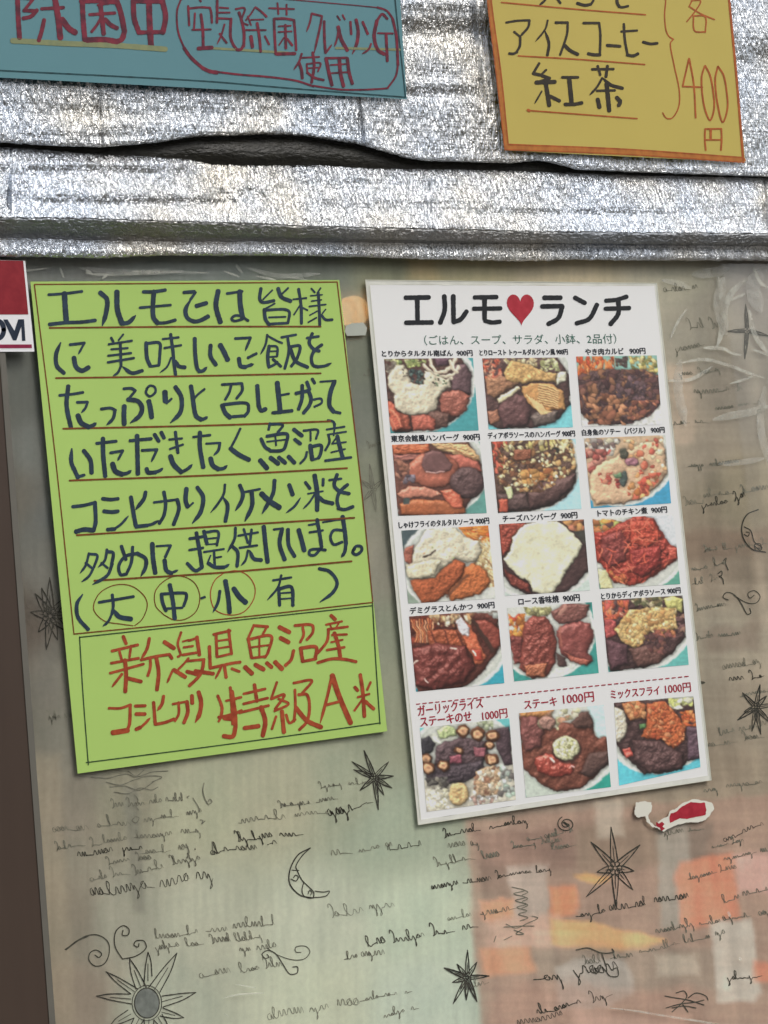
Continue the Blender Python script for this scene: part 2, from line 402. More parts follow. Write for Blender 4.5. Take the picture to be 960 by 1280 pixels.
patches = [  # mostly reflections and shapes seen through the film, painted into its colour
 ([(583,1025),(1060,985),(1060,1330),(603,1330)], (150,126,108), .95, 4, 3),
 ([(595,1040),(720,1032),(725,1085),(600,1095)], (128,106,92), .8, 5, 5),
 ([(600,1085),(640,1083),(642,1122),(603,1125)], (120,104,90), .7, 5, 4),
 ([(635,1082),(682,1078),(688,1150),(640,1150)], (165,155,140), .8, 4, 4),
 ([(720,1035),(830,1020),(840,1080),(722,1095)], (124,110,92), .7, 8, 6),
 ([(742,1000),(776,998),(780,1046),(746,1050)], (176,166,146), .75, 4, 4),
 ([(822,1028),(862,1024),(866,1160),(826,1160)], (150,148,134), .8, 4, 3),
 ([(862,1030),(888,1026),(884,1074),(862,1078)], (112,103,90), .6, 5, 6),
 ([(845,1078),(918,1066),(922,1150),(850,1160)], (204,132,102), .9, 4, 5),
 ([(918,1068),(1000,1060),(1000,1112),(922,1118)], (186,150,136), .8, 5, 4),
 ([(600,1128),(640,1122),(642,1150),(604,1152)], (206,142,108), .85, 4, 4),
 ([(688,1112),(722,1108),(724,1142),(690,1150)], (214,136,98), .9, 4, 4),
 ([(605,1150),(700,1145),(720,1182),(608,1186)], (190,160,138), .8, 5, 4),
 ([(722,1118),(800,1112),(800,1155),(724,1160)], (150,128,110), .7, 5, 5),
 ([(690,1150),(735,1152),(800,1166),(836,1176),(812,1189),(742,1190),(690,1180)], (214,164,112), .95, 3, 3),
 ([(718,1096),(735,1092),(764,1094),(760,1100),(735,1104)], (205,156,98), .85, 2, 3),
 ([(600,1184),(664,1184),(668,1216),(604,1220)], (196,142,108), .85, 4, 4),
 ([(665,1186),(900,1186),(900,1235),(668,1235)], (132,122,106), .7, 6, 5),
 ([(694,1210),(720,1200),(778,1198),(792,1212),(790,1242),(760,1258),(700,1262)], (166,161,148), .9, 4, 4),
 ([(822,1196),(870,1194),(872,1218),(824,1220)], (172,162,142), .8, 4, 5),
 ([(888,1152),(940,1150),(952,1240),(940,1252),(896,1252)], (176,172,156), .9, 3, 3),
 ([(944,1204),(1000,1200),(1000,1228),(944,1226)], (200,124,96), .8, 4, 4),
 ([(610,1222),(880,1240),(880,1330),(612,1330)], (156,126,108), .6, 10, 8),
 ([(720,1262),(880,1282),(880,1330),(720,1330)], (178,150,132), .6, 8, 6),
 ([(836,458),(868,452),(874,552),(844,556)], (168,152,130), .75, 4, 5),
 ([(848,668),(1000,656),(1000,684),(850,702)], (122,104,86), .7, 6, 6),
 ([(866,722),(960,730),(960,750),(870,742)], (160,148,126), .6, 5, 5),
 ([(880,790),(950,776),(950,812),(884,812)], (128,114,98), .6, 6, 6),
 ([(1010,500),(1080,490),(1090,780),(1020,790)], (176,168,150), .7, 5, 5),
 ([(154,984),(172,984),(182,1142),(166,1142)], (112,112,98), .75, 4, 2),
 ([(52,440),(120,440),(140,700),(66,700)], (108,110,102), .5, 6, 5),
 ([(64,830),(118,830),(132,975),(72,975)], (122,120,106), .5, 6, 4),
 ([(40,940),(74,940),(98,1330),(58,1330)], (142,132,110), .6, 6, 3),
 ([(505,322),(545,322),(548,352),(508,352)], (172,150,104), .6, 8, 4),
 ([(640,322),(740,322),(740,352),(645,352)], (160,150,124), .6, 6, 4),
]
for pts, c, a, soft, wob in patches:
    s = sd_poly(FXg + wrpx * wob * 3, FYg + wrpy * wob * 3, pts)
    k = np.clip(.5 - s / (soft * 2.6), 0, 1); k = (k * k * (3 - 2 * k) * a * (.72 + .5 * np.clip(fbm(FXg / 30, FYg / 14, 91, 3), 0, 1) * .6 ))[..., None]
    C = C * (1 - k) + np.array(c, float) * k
# streaks: horizontal in the brown painted reflections, vertical on the left
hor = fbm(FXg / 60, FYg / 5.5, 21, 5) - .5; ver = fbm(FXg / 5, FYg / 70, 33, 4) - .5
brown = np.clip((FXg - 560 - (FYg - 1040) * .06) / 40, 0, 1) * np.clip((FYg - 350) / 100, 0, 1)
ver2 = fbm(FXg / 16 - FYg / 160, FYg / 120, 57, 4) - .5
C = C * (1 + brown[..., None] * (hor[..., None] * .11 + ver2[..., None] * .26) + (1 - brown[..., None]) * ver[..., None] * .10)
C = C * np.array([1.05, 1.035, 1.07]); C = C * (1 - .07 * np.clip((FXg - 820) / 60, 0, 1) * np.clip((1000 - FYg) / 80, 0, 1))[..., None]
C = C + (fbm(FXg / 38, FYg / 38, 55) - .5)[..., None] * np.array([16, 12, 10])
fm = vcol_mat('film_and_reflections', .38, .35, .07, (220, 220, 220), .07)
film = thing('window_film', 'grey green printed film with mirrored handwriting, stars, moons and painted reflections, behind the glass', 'window film', PX(480, 900, 0))
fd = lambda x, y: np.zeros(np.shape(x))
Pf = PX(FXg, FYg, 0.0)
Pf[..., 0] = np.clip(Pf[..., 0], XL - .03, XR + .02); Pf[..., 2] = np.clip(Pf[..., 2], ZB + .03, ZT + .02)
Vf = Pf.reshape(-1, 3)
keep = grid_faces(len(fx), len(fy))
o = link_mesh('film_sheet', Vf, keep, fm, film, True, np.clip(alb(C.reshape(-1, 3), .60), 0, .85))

m_script = ink_mat('script_ink', (74, 71, 62), (100, 96, 84))
m_script_f = ink_mat('faint_script_ink', (128, 125, 110), (150, 147, 131))
def cursive(ink, x0, y0, x1, y1, h, seed, wpx=1.1):
    """illegible flowing hand, leaning like the mirrored print"""
    r = random.Random(seed); L = math.hypot(x1 - x0, y1 - y0); dx, dy = (x1 - x0) / L, (y1 - y0) / L
    h *= 1.42; sl = -r.uniform(.15, .45); wob = r.uniform(0, 6)
    def P(s, v):
        v = v + math.sin(s / 9 + wob) * h * .12
        return (x0 + dx * s + v * sl, y0 + dy * s - v)
    s = 0.0
    while s < L:
        wl = min(r.uniform(2.0, 7) * h, L - s); e = s + wl; pts = []; amp = r.uniform(.45, .85)
        if r.random() < .3:
            pts += [P(s, h * 1.1), P(s + h * .2, h * 1.6), P(s + h * .5, h * 1.2), P(s + h * .3, h * .1), P(s + h * .05, -h * .15)]; s += h * .5
        while s < e:
            k = r.random(); st = h * r.uniform(.35, .85)
            if k < .10: pts += [P(s, 0), P(s + st * .5, h * 1.25), P(s + st * .2, h * 1.5), P(s + st * .05, h * .7), P(s + st * .5, 0)]
            elif k < .17: pts += [P(s, h * .5), P(s + st * .3, -h * .7), P(s - st * .1, -h * .95), P(s + st * .6, 0)]
            elif k < .62: pts += [P(s, h * .08), P(s + st * .35, h * amp), P(s + st * .55, h * amp * .9), P(s + st * .75, h * .05)]
            elif k < .80: pts += [P(s + st * .6, h * amp), P(s + st * .1, h * amp * .8), P(s + st * .1, h * .1), P(s + st * .6, h * .05), P(s + st * .65, h * amp * .8), P(s + st * .9, h * .1)]
            else: pts += [P(s, h * .15), P(s + st * 1.3, h * r.uniform(.0, .25))]; s += st * .3
            s += st
        if len(pts) > 5: ink.stroke(pts, wpx * r.uniform(.7, 1.25), (1, .5), rough=.25, cap=False, step=1.2)
        s += h * r.uniform(.5, 1.5)
dark_lines = [(97,1071,175,1061,5.5),(115,1121,200,1109,8),(200,1109,262,1097,9),(297,1051,375,1044,5.5),(264,1068,345,1057,7),(412,1021,462,1006,7),(460,1183,592,1161,6.5),(485,1063,527,1058,6.5),(555,1046,660,1028,5),
 (720,1147,858,1122,5.5),(672,1268,760,1247,6),(648,1282,702,1270,6),(540,1111,625,1098,4.5),(628,1096,690,1088,4.5),(910,1226,950,1221,5),(668,1228,770,1212,9),(905,1052,955,1032,7),(878,636,930,622,5),(912,852,962,845,5)]
faint_lines = [(300,1190,345,1184,5),(70,1062,125,1056,5),(215,1080,255,1074,5),(560,1060,600,1056,5),(575,1235,610,1230,5),(640,1060,700,1052,4),(730,1205,790,1196,5),(880,935,955,922,5),(870,800,930,792,4),(880,690,960,680,4),(860,585,930,578,4),(850,470,900,464,4),(880,990,955,978,5),(830,1045,880,1036,4),(140,1010,230,1000,5),(60,900,100,894,5),(430,1200,480,1192,5),(560,1150,640,1138,5),(67,1041,180,1029,7),(180,1028,250,1016,5),(130,1053,250,1040,5),(175,1069,236,1061,5),(135,1080,190,1073,4.5),(113,1101,205,1086,5.5),(298,1029,408,1017,6),(415,1071,490,1058,6),(195,1174,342,1155,6),(195,1187,330,1172,5),
 (250,1222,350,1208,6),(415,1147,500,1131,7),(545,1082,625,1070,5),(660,1052,715,1040,4),(690,1062,720,1057,4),(800,1192,905,1168,5),(820,1166,960,1142,5),(335,1274,450,1254,7),(450,1252,515,1240,5),(480,1272,520,1262,5),(830,366,872,360,5),
 (880,622,962,612,5),(856,632,880,630,5),(865,713,906,706,5),(865,731,896,725,4),(870,763,912,757,4),(904,838,962,826,5),(925,872,962,864,4),(905,1075,960,1064,4),(860,1100,918,1086,4),(905,1128,962,1112,5),(868,492,926,488,5),
 (838,531,882,529,4),(895,512,950,505,4),(862,412,900,408,6),(845,440,878,432,5),(900,920,962,905,5),(890,1060,930,1052,4),(1000,640,1130,615,6),(1000,900,1150,870,6),(985,1130,1120,1100,6),(1010,760,1100,745,6),(80,420,80.5,421,4),(140,1345,300,1320,7),(640,1350,820,1320,7),(400,985,470,978,4),(350,1010,420,1000,4),(460,560,478,556,4),(455,470,462,469,4)]
for i, (a, b, c, d, h) in enumerate(dark_lines):
    ik = Ink(fd, .0003, 5 + i); cursive(ik, a, b, c, d, h, 100 + i, 1.0); ik.build('script_line', m_script, film)
for i, (a, b, c, d, h) in enumerate(faint_lines):
    ik = Ink(fd, .0003, 65 + i); cursive(ik, a, b, c, d, h, 300 + i, .85); ik.build('script_line', m_script_f, film)
m_motif = ink_mat('drawing_ink', (56, 54, 48), (82, 78, 68))
def star(ink, cx, cy, tips, rc, wv=1.1, lumps=0, seed=1):
    r = random.Random(seed)
    for (tx, ty) in tips:
        a = math.atan2(ty - cy, tx - cx)
        for s_ in (-1, 1):
            bx, by = cx + rc * math.cos(a + s_ * .5), cy + rc * math.sin(a + s_ * .5)
            mx_, my_ = (bx * .55 + tx * .45) + s_ * .6 * -math.sin(a), (by * .55 + ty * .45) + s_ * .6 * math.cos(a)
            ink.stroke([(bx, by), (mx_, my_), (tx, ty)], wv * r.uniform(.8, 1.4), (1, .7), .2)
        ink.stroke([(cx + rc * .3 * math.cos(a), cy + rc * .3 * math.sin(a)), (cx * .45 + tx * .55, cy * .45 + ty * .55)], wv * .7, (1, .4), .2)
    for k in range(lumps):
        a = k * 6.28 / lumps; q = [(cx + rc * .6 * math.cos(a) + rc * .35 * math.cos(b), cy + rc * .6 * math.sin(a) + rc * .35 * math.sin(b)) for b in np.linspace(0, 6.3, 8)]
        ink.stroke(q, wv * .8, rough=.2, cap=False, step=1)
def motif(name, mat, fn, seed=1):
    k = Ink(fd, .00035, seed); fn(k); return k.build(name, mat, film)
z = lambda L, ox, oy, s: [(ox + a / s, oy + b / s) for a, b in L]
motif('star_drawing', m_motif, lambda k: star(k, 769, 1085, z([(175,175),(75,250),(50,525),(200,570),(285,490),(320,265),(290,395),(105,400)],720,990,4), 9, 1.3, 6, 3))
motif('star_drawing', m_motif, lambda k: star(k, 584, 1222, z([(338,310),(285,380),(385,370),(222,400),(445,440),(262,472),(265,580),(332,560),(385,568)],500,1110,4), 5, 1.5, 3, 4))
motif('star_drawing', m_motif, lambda k: star(k, 945, 884, [(950,856),(928,866),(958,870),(930,890),(922,900),(940,914),(951,918),(965,905),(972,880)], 5, 1.3, 4, 5))
motif('star_drawing', m_motif, lambda k: star(k, 468, 972, [(455,938),(440,952),(486,952),(492,970),(442,962),(490,985),(473,1012),(450,988),(480,994)], 5, 1.3, 4, 6))
motif('star_drawing', m_script, lambda k: star(k, 934, 413, [(932,380),(910,414),(931,448),(962,420)], 4, 1.6, 0, 7))
motif('star_drawing', m_motif, lambda k: star(k, 63, 770, [(62,722),(44,742),(38,765),(48,790),(58,812),(72,800),(86,790),(84,745),(90,768),(52,735)], 10, 1.3, 7, 8))
motif('star_drawing', m_script_f, lambda k: star(k, 466, 612, [(462,580),(452,600),(478,600),(455,625),(470,640)], 5, 1.1, 3, 9))
motif('star_drawing', m_motif, lambda k: star(k, 1090, 1010, [(1090,970),(1065,985),(1120,990),(1060,1020),(1125,1025),(1085,1060)], 8, 1.3, 5, 10))
def crescent(k):
    Z = lambda L: z(L, 250, 1000, 4)
    k.stroke(Z([(552,240),(490,275),(450,350),(450,420),(500,475),(565,490)]), 1.6)
    k.stroke(Z([(552,240),(510,280),(480,330),(485,350),(510,400),(550,440),(570,465),(562,490),(520,480),(510,450),(520,410)]), 1.3)
    k.stroke(Z([(460,350),(495,352)]), 1.0)
    k.stroke(Z([(455,395),(480,405),(492,385),(478,375),(468,388)]), 1.2)
    k.stroke(Z([(540,470),(548,452),(560,462),(552,476)]), 1.1)
    k.stroke(Z([(565,488),(630,480),(648,455),(620,460),(575,455)]), 1.1)
motif('moon_drawing', m_motif, crescent)
def crescent2(k):
    Z = lambda L: z(L, 840, 600, 4.267)
    k.stroke(Z([(460,158),(400,185),(372,250),(385,320),(430,370),(500,385)]), 1.6)
    k.stroke(Z([(385,250),(420,270),(440,330),(480,360),(470,375),(440,350)]), 1.2)
    k.stroke(Z([(385,290),(405,300),(412,280),(395,278)]), 1.1)
    k.stroke(Z([(445,370),(440,345),(470,340),(475,362),(455,362)]), 1.1)
motif('moon_drawing', m_motif, crescent2)
def swirls(k):
    Z = lambda L: z(L, 60, 1120, 4)
    k.stroke(Z([(85,268),(140,230),(190,200),(250,195),(300,230),(305,290),(280,340),(235,350),(205,320),(210,285),(240,270),(268,288),(255,308),(235,295)]), 1.3)
    k.stroke(Z([(90,268),(150,222),(200,200)]), 2.0)
    k.stroke(Z([(372,315),(335,250),(338,180),(375,148),(405,165),(400,195),(372,195),(375,172)]), 1.4)
    k.stroke(Z([(372,315),(440,300),(490,260),(480,225),(440,225),(430,245),(450,255),(455,238)]), 1.4)
motif('swirl_drawing', m_script, swirls)
def sunf(k):
    Z = lambda L: z(L, 60, 1120, 4)
    c = [(495 + 62 * math.cos(a), 535 + 75 * math.sin(a)) for a in np.linspace(0, 6.3, 26)]
    k.stroke(Z(c), 1.2); k.stroke(Z([(495 + 74 * math.cos(a), 535 + 88 * math.sin(a)) for a in np.linspace(0, 6.3, 26)]), .9)
    for tip, a, b in [((408,312),(440,465),(492,455)),((500,280),(480,450),(520,400)),((645,285),(505,455),(560,480)),((740,482),(570,500),(575,555)),((290,378),(415,490),(450,465)),((242,500),(420,540),(410,490)),((310,650),(400,570),(430,610)),((680,608),(575,560),(560,600)),((410,700),(430,610),(480,620)),((500,730),(480,615),(530,620)),((600,690),(530,620),(570,590))]:
        for q in (a, b):
            mx_ = (q[0] * .5 + tip[0] * .5 + (q[0] - 495) * .18, q[1] * .5 + tip[1] * .5 + (q[1] - 535) * .12)
            k.stroke(Z([q, mx_, tip]), 1.25, (1, .8), .2)
        k.stroke(Z([((a[0] + b[0]) / 2, (a[1] + b[1]) / 2), ((a[0] + b[0]) / 2 * .4 + tip[0] * .6, (a[1] + b[1]) / 2 * .4 + tip[1] * .6)]), .8)
motif('sun_drawing', m_motif, sunf)
m_centre = ink_mat('film_grey', (128, 132, 126), (142, 146, 140))
kk = Ink(fd, .00018); kk.poly([(60 + (495 + 62 * math.cos(a)) / 4, 1120 + (535 + 75 * math.sin(a)) / 4) for a in np.linspace(0, 6.28, 24, endpoint=False)]); kk.build('sun_disc', m_centre, film)
def curl(k):
    Z = lambda L: z(L, 280, 1110, 4)
    k.stroke(Z([(200,350),(190,330),(220,312),(260,330),(300,390),(330,430),(365,425),(368,395),(345,395)]), 1.3)
    k.stroke(Z([(215,300),(270,335),(340,358),(400,355),(430,320),(410,292),(360,295),(358,318),(385,322)]), .9)
    k.stroke(Z([(190,335),(205,352),(225,345),(215,332)]), 1.2)
motif('swirl_drawing', m_script, curl)
def curl2(k):
    Z = lambda L: z(L, 840, 600, 4.267)
    k.stroke(Z([(300,640),(272,625),(290,600),(330,610),(370,660),(400,715),(420,710),(415,685)]), 1.3)
    k.stroke(Z([(330,615),(400,655),(450,655),(470,620),(440,590),(405,605),(415,630),(438,615)]), 1.1)
    k.stroke(Z([(275,430),(290,415),(285,440),(300,480)]), 1.2); k.stroke(Z([(245,500),(265,485),(265,510),(248,512),(270,525),(275,555)]), 1.2)
    k.stroke(Z([(140,1075),(175,1080),(150,1085),(140,1075)]), 1.8)
motif('swirl_drawing', m_script, curl2)
def spiral(k):
    k.stroke([(708 + (3 + t * 1.7) * math.cos(t * 2.1), 1030 + (2.5 + t * 1.5) * math.sin(t * 2.1)) for t in np.linspace(0, 5, 26)], 1.3)
    k.stroke([(705, 1028), (711, 1032)], 3)
motif('swirl_drawing', m_script, spiral)
def spring(k):
    Z = lambda L: z(L, 480, 1010, 4)
    k.stroke(Z([(640 + (60 if i % 2 else 0) * (1 - i * .03) + i * 4, 395 + i * 17) for i in range(11)]), 1.1)
    k.stroke(Z([(690 + (30 if i % 2 else 0), 405 + i * 16) for i in range(7)]), 1.0)
    k.stroke(Z([(610,580),(660,600),(720,575),(770,550),(740,540)]), 1.0); k.stroke(Z([(600,595),(680,590),(750,590)]), 1.0); k.stroke(Z([(650,610),(700,630),(660,630),(690,605)]), 1.2)
    k.stroke(Z([(560,640),(550,670)]), .9); k.stroke(Z([(600,660),(640,640)]), .9)
motif('swirl_drawing', m_script_f, spring)
def waves(k):
    Z = lambda L: z(L, 50, 960, 4)
    for L in ([(255,45),(340,50),(430,30),(480,45),(560,20),(640,15)],[(330,70),(400,85),(470,60),(540,40),(610,45),(560,70)],[(350,95),(420,90),(500,110),(580,60)],[(370,120),(440,128),(500,100),(560,110),(590,95)],[(440,15),(480,40),(520,10)],[(470,130),(490,160),(480,190),(492,210)],[(470,240),(495,250),(480,275),(460,262),(475,245)]):
        k.stroke(Z(L), 1.0)
    k.stroke(Z([(820,75),(815,120),(840,180),(860,170),(850,155),(840,168)]), 1.3); k.stroke(Z([(740,150),(735,145),(745,140)]), 1.2); k.stroke(Z([(765,150),(790,190),(800,220)]), 1.0)
    k.stroke(Z([(800,260),(815,262),(808,280),(825,265)]), 1.2); k.stroke(Z([(730,380),(745,420),(735,450)]), 1.6); k.stroke(Z([(775,405),(776,407)]), 2); k.stroke(Z([(860,370),(865,430)]), 1.4)
motif('wave_drawing', m_script_f, waves)
def fish(k):
    Z = lambda L: z(L, 720, 1110, 4)
    for L in ([(445,540),(500,550),(560,560),(640,585)],[(500,525),(540,515),(555,540),(530,575),(480,620)],[(560,550),(600,525),(650,540),(660,560)],[(450,600),(520,580),(600,570),(640,560)],[(480,600),(540,590),(600,600)],[(530,575),(560,620)]):
        k.stroke(Z(L), 1.3)
    k.stroke(Z([(0,310),(60,300),(130,325),(190,320),(180,305)]), 1.5); k.stroke(Z([(130,330),(150,390)]), 1.5); k.stroke(Z([(85,405),(120,400),(100,430),(85,410)]), 1.2); k.stroke(Z([(150,415),(170,440),(210,440),(205,400),(180,410)]), 1.3)
motif('scroll_drawing', m_script, fish)

# ------------------------------------------------------------------ glass pane, frame post
m_glass = glass_sheet('window_glass')
win = thing('shop_window', 'wide shop window pane with a dark brown post at its left edge', 'window', PX(480, 1300, 0))
a0, a1 = PX(-345, 290, 0), PX(1905, 1765, 0)
box('glass_pane', XL - .05, XR + .04, -.0024, -.0006, ZB + .02, ZT + .02, m_glass, win)
def frame_tone():
    m, t, b = mat_new('frame_bronze')
    n = add_noise(t, 1, 5, geo_vec(t, 60, 60, 4)); n2 = add_noise(t, 6, 3, geo_vec(t))
    a = mixc(t, n.outputs['Fac'], (.040, .024, .017), (.075, .050, .036)); c = mixc(t, n2.outputs['Fac'], a, (.075, .052, .038))
    t.links.new(c, b.inputs['Base Color']); b.inputs['Roughness'].default_value = .38; return m
m_frame = frame_tone()
def post(name, x_top, y_top, x_bot, y_bot, wpx, d0, d1, mat):
    """upright post whose right edge runs through two photo points, wpx wide"""
    V = []
    for d in (d0, d1):
        for (x, y) in ((x_top, y_top), (x_bot, y_bot)):
            p = PX(x, y, d0)
            if y > 1000: q0 = PX(x_top, y_top, d0); k_ = (q0[2] - ZB - .051) / (q0[2] - p[2]); p = q0 + (p - q0) * k_
            V += [(p[0] - wpx, d, p[2]), (p[0], d, p[2])]
    Fc = [(0, 1, 3, 2), (4, 6, 7, 5), (0, 2, 6, 4), (1, 5, 7, 3), (0, 4, 5, 1), (2, 3, 7, 6)]
    return link_mesh(name, V, Fc, mat, win)
post('frame_post', -7, 310, 167, 2636, .16, -.0085, .010, m_frame)
m_strip = plain_mat('grey_gasket', (96, 93, 84), .55)
post('gasket', -3, 310, 171, 2636, .005, -.0092, -.0048, m_strip)
box('window_sill', XL - .2, XR + .06, -.06, .011, ZB - .05, ZB, m_frame, win)
box('frame_rail', XL - .2, XR + .06, -.014, .011, ZB + .001, ZB + .05, m_frame, win)
box('frame_post', XR + .0, XR + .06, -.014, .011, ZB + .051, ZT, m_frame, win)
# ------------------------------------------------------------------ foil insulation above the window
def foil_mat(name, rough=.13, base=.74, s=(360, 360, 92), strength=1.0, dist=.0042, rx=.12, tintvar=True):
    m, t, b = mat_new(name)
    b.inputs['Metallic'].default_value = 1.0; b.inputs['Roughness'].default_value = rough
    v = geo_vec(t, *s, rx=rx)
    n1 = add_noise(t, 1.0, 3, v, .6, .8)
    n2 = add_noise(t, 1.0, 2, geo_vec(t, 90, 90, 40))
    n3 = add_noise(t, 9.0, 3, geo_vec(t))
    v2 = geo_vec(t, s[0] * .45, s[1] * .45, s[2] * .9, rx=-.5)
    vo = t.nodes.new('ShaderNodeTexVoronoi'); vo.feature = 'DISTANCE_TO_EDGE'; vo.inputs['Scale'].default_value = 1.0
    t.links.new(v2, vo.inputs['Vector'])
    ad = t.nodes.new('ShaderNodeMath'); ad.operation = 'MULTIPLY_ADD'; ad.inputs[1].default_value = .3
    t.links.new(vo.outputs['Distance'], ad.inputs[0]); t.links.new(n1.outputs['Fac'], ad.inputs[2])
    bp = t.nodes.new('ShaderNodeBump'); bp.inputs['Strength'].default_value = strength; bp.inputs['Distance'].default_value = dist
    t.links.new(ad.outputs[0], bp.inputs['Height'])
    bp2 = t.nodes.new('ShaderNodeBump'); bp2.inputs['Strength'].default_value = .9; bp2.inputs['Distance'].default_value = .003
    t.links.new(n2.outputs['Fac'], bp2.inputs['Height']); t.links.new(bp.outputs[0], bp2.inputs['Normal'])
    n4 = add_noise(t, 1.0, 2, geo_vec(t, 14, 14, 420)); bp3 = t.nodes.new('ShaderNodeBump'); bp3.inputs['Strength'].default_value = .3; bp3.inputs['Distance'].default_value = .0016
    t.links.new(n4.outputs['Fac'], bp3.inputs['Height']); t.links.new(bp2.outputs[0], bp3.inputs['Normal']); t.links.new(bp3.outputs[0], b.inputs['Normal'])
    r3 = t.nodes.new('ShaderNodeMapRange'); r3.inputs[1].default_value = .38; r3.inputs[2].default_value = .62; t.links.new(n3.outputs['Fac'], r3.inputs[0])
    c = mixc(t, r3.outputs[0], (base * .90, base * .96, base * 1.04), (base * 1.03, base * .99, base * .90))
    t.links.new(c, b.inputs['Base Color'])
    return m
m_foil = foil_mat('crinkled_foil')
m_foil2 = foil_mat('crinkled_foil_lower', .13, .76, (360, 360, 98), 1.0, .0042, .2)
m_foil3 = foil_mat('shaded_foil', .3, .40, (260, 260, 420), 1.0, .0022, .1)  # shade of the downward-facing fold put into a darker foil base
def curve(pts):
    a = np.array(pts, float); return lambda x: np.interp(x, a[:, 0], a[:, 1])
E1 = curve([(-400,170),(0,178),(60,182),(130,184),(200,178),(240,171),(300,169),(340,168),(380,170),(420,176),(450,181),(480,190),(505,197),(530,201),(600,203),(640,204),(655,202),(675,201),(695,205),(720,212),(790,215),(960,221),(1900,268)])
E2 = curve([(-400,178),(0,184),(60,188),(120,193),(200,197),(235,200),(267,206),(320,207),(400,207),(450,210),(505,212),(560,212),(640,214),(710,216.5),(790,219.5),(960,223),(1900,272)])
E3 = curve([(-400,262),(0,272),(100,273),(200,276),(320,280),(400,283),(560,287),(700,290),(960,292),(1900,318)])
E4 = curve([(-400,290),(0,297),(200,302),(320,302),(560,304),(700,305),(960,307),(1900,330)])
E5 = curve([(-400,316),(0,321),(120,323),(200,320),(320,320),(420,321),(520,324),(650,327),(720,325),(800,326),(960,326),(1900,344)])
fxs = np.concatenate([np.arange(-700, -40, 12), np.arange(-40, 1010, 2.4), np.arange(1010, 2400, 12)])
def foil_sheet(name, rows, mat, parent, creases, seed, amp=.0012, thick=.0015, dents=()):
    """rows: list of (y(x) array, depth) profile stations top to bottom"""
    Y = []; D = []
    for k in range(len(rows) - 1):
        (ya, da), (yb, db) = rows[k], rows[k + 1]
        span = np.mean(yb - ya); n = max(2, int(abs(span) / 4.0) + 1)
        for t in np.linspace(0, 1, n, endpoint=False):
            Y.append(ya * (1 - t) + yb * t); D.append(np.full(len(fxs), da * (1 - t) + db * t))
    Y.append(rows[-1][0]); D.append(np.full(len(fxs), rows[-1][1]))
    Y = np.array(Y); D = np.array(D) * .62; X = np.broadcast_to(fxs, Y.shape).copy()
    wv = (fbm(X / 60, Y / 50, seed, 4) - .5) * 2 * amp + (fbm(X / 11, Y / 26, seed + 5, 3) - .5) * 2 * amp * .35
    edge = np.clip(np.minimum(np.arange(len(Y)), np.arange(len(Y))[::-1]) / 3.0, 0, 1)[:, None]
    D = D + wv * edge
    for cx, y0, y1, wd, dp, sl in creases:
        c = cx + sl * (Y - y0); s = (X - c) / wd
        m = np.clip((Y - y0) / 8, 0, 1) * np.clip((y1 - Y) / 8, 0, 1)
        dp = dp * .55
        D = D + dp * np.exp(-s * s) * m - dp * .6 * np.exp(-(s - 2) ** 2) * m
    for cx, cy, rx, ry, am in dents:
        u = (Y - cy) / ry; v = (X - cx) / rx
        D = D + 1.7 * am * u * np.exp(-u * u - v ** 4) * 1.2
    Y = Y + (fbm(X / 5, Y / 9, seed + 9, 3) - .5) * 3.0 * (1 - np.clip(edge, 0, 1) * .7)
    P = PX(X, Y, D)
    P1 = PX(X, Y, D + thick)
    for q in (P, P1): q[..., 0] = np.clip(q[..., 0], XL - .16, XR + .1); q[..., 2] = np.clip(q[..., 2], 0, 2.12)
    V, Fc = slab(P, P1, len(fxs), len(Y))
    return link_mesh(name, V, Fc, mat, parent, True)
rowc = lambda f, o=0: f(fxs) + o
const = lambda v: np.full(len(fxs), float(v)) + (fxs - 480) * .04
up = thing('foil_sheet', 'large crinkled silver foil sheet behind the blue and yellow signs', 'foil sheet', PX(480, 100, -.03), 'silver insulation foil')
foil_sheet('foil_face', [(const(-1000), -.028), (const(-300), -.031), (const(0), -.030), (rowc(E1, -10), -.036), (rowc(E1, -3), -.037), (rowc(E1), -.0345), (rowc(E1, -1.5), -.030)], m_foil, up,
   [(121, 60, 190, 1.6, .005, .06), (346, 40, 182, 1.6, .003, .05), (352, 40, 182, 1.3, .003, .05), (449, 122, 186, 1.8, .006, .10), (583, -60, 132, 3.2, .007, .11), (592, -60, 134, 1.8, .005, .11), (-60, 60, 190, 2, .004, .08), (660, 185, 215, 1.5, .003, .1), (1010, -60, 220, 2, .004, .1), (1180, -60, 230, 2, .005, .1)], 3, dents=[(540, 28, 75, 20, .0042), (530, 8, 80, 10, .002), (543, 112, 48, 9, .0016), (620, 30, 30, 30, .003), (150, 150, 200, 14, -.001), (1000, 60, 80, 30, .003)])
def lining_sheet():
    xs = fxs[::4]; A0 = np.stack([PX(xs, E1(xs) - 14, -.009), PX(xs, E2(xs) + 14, -.0085)]); A1 = np.stack([PX(xs, E1(xs) - 14, -.008), PX(xs, E2(xs) + 14, -.0075)])
    for q in (A0, A1): q[..., 0] = np.clip(q[..., 0], XL - .155, XR + .095)
    return link_mesh('foil_lining', *slab(A0, A1, len(xs), 2), m_dark, up, True)
lining_sheet()
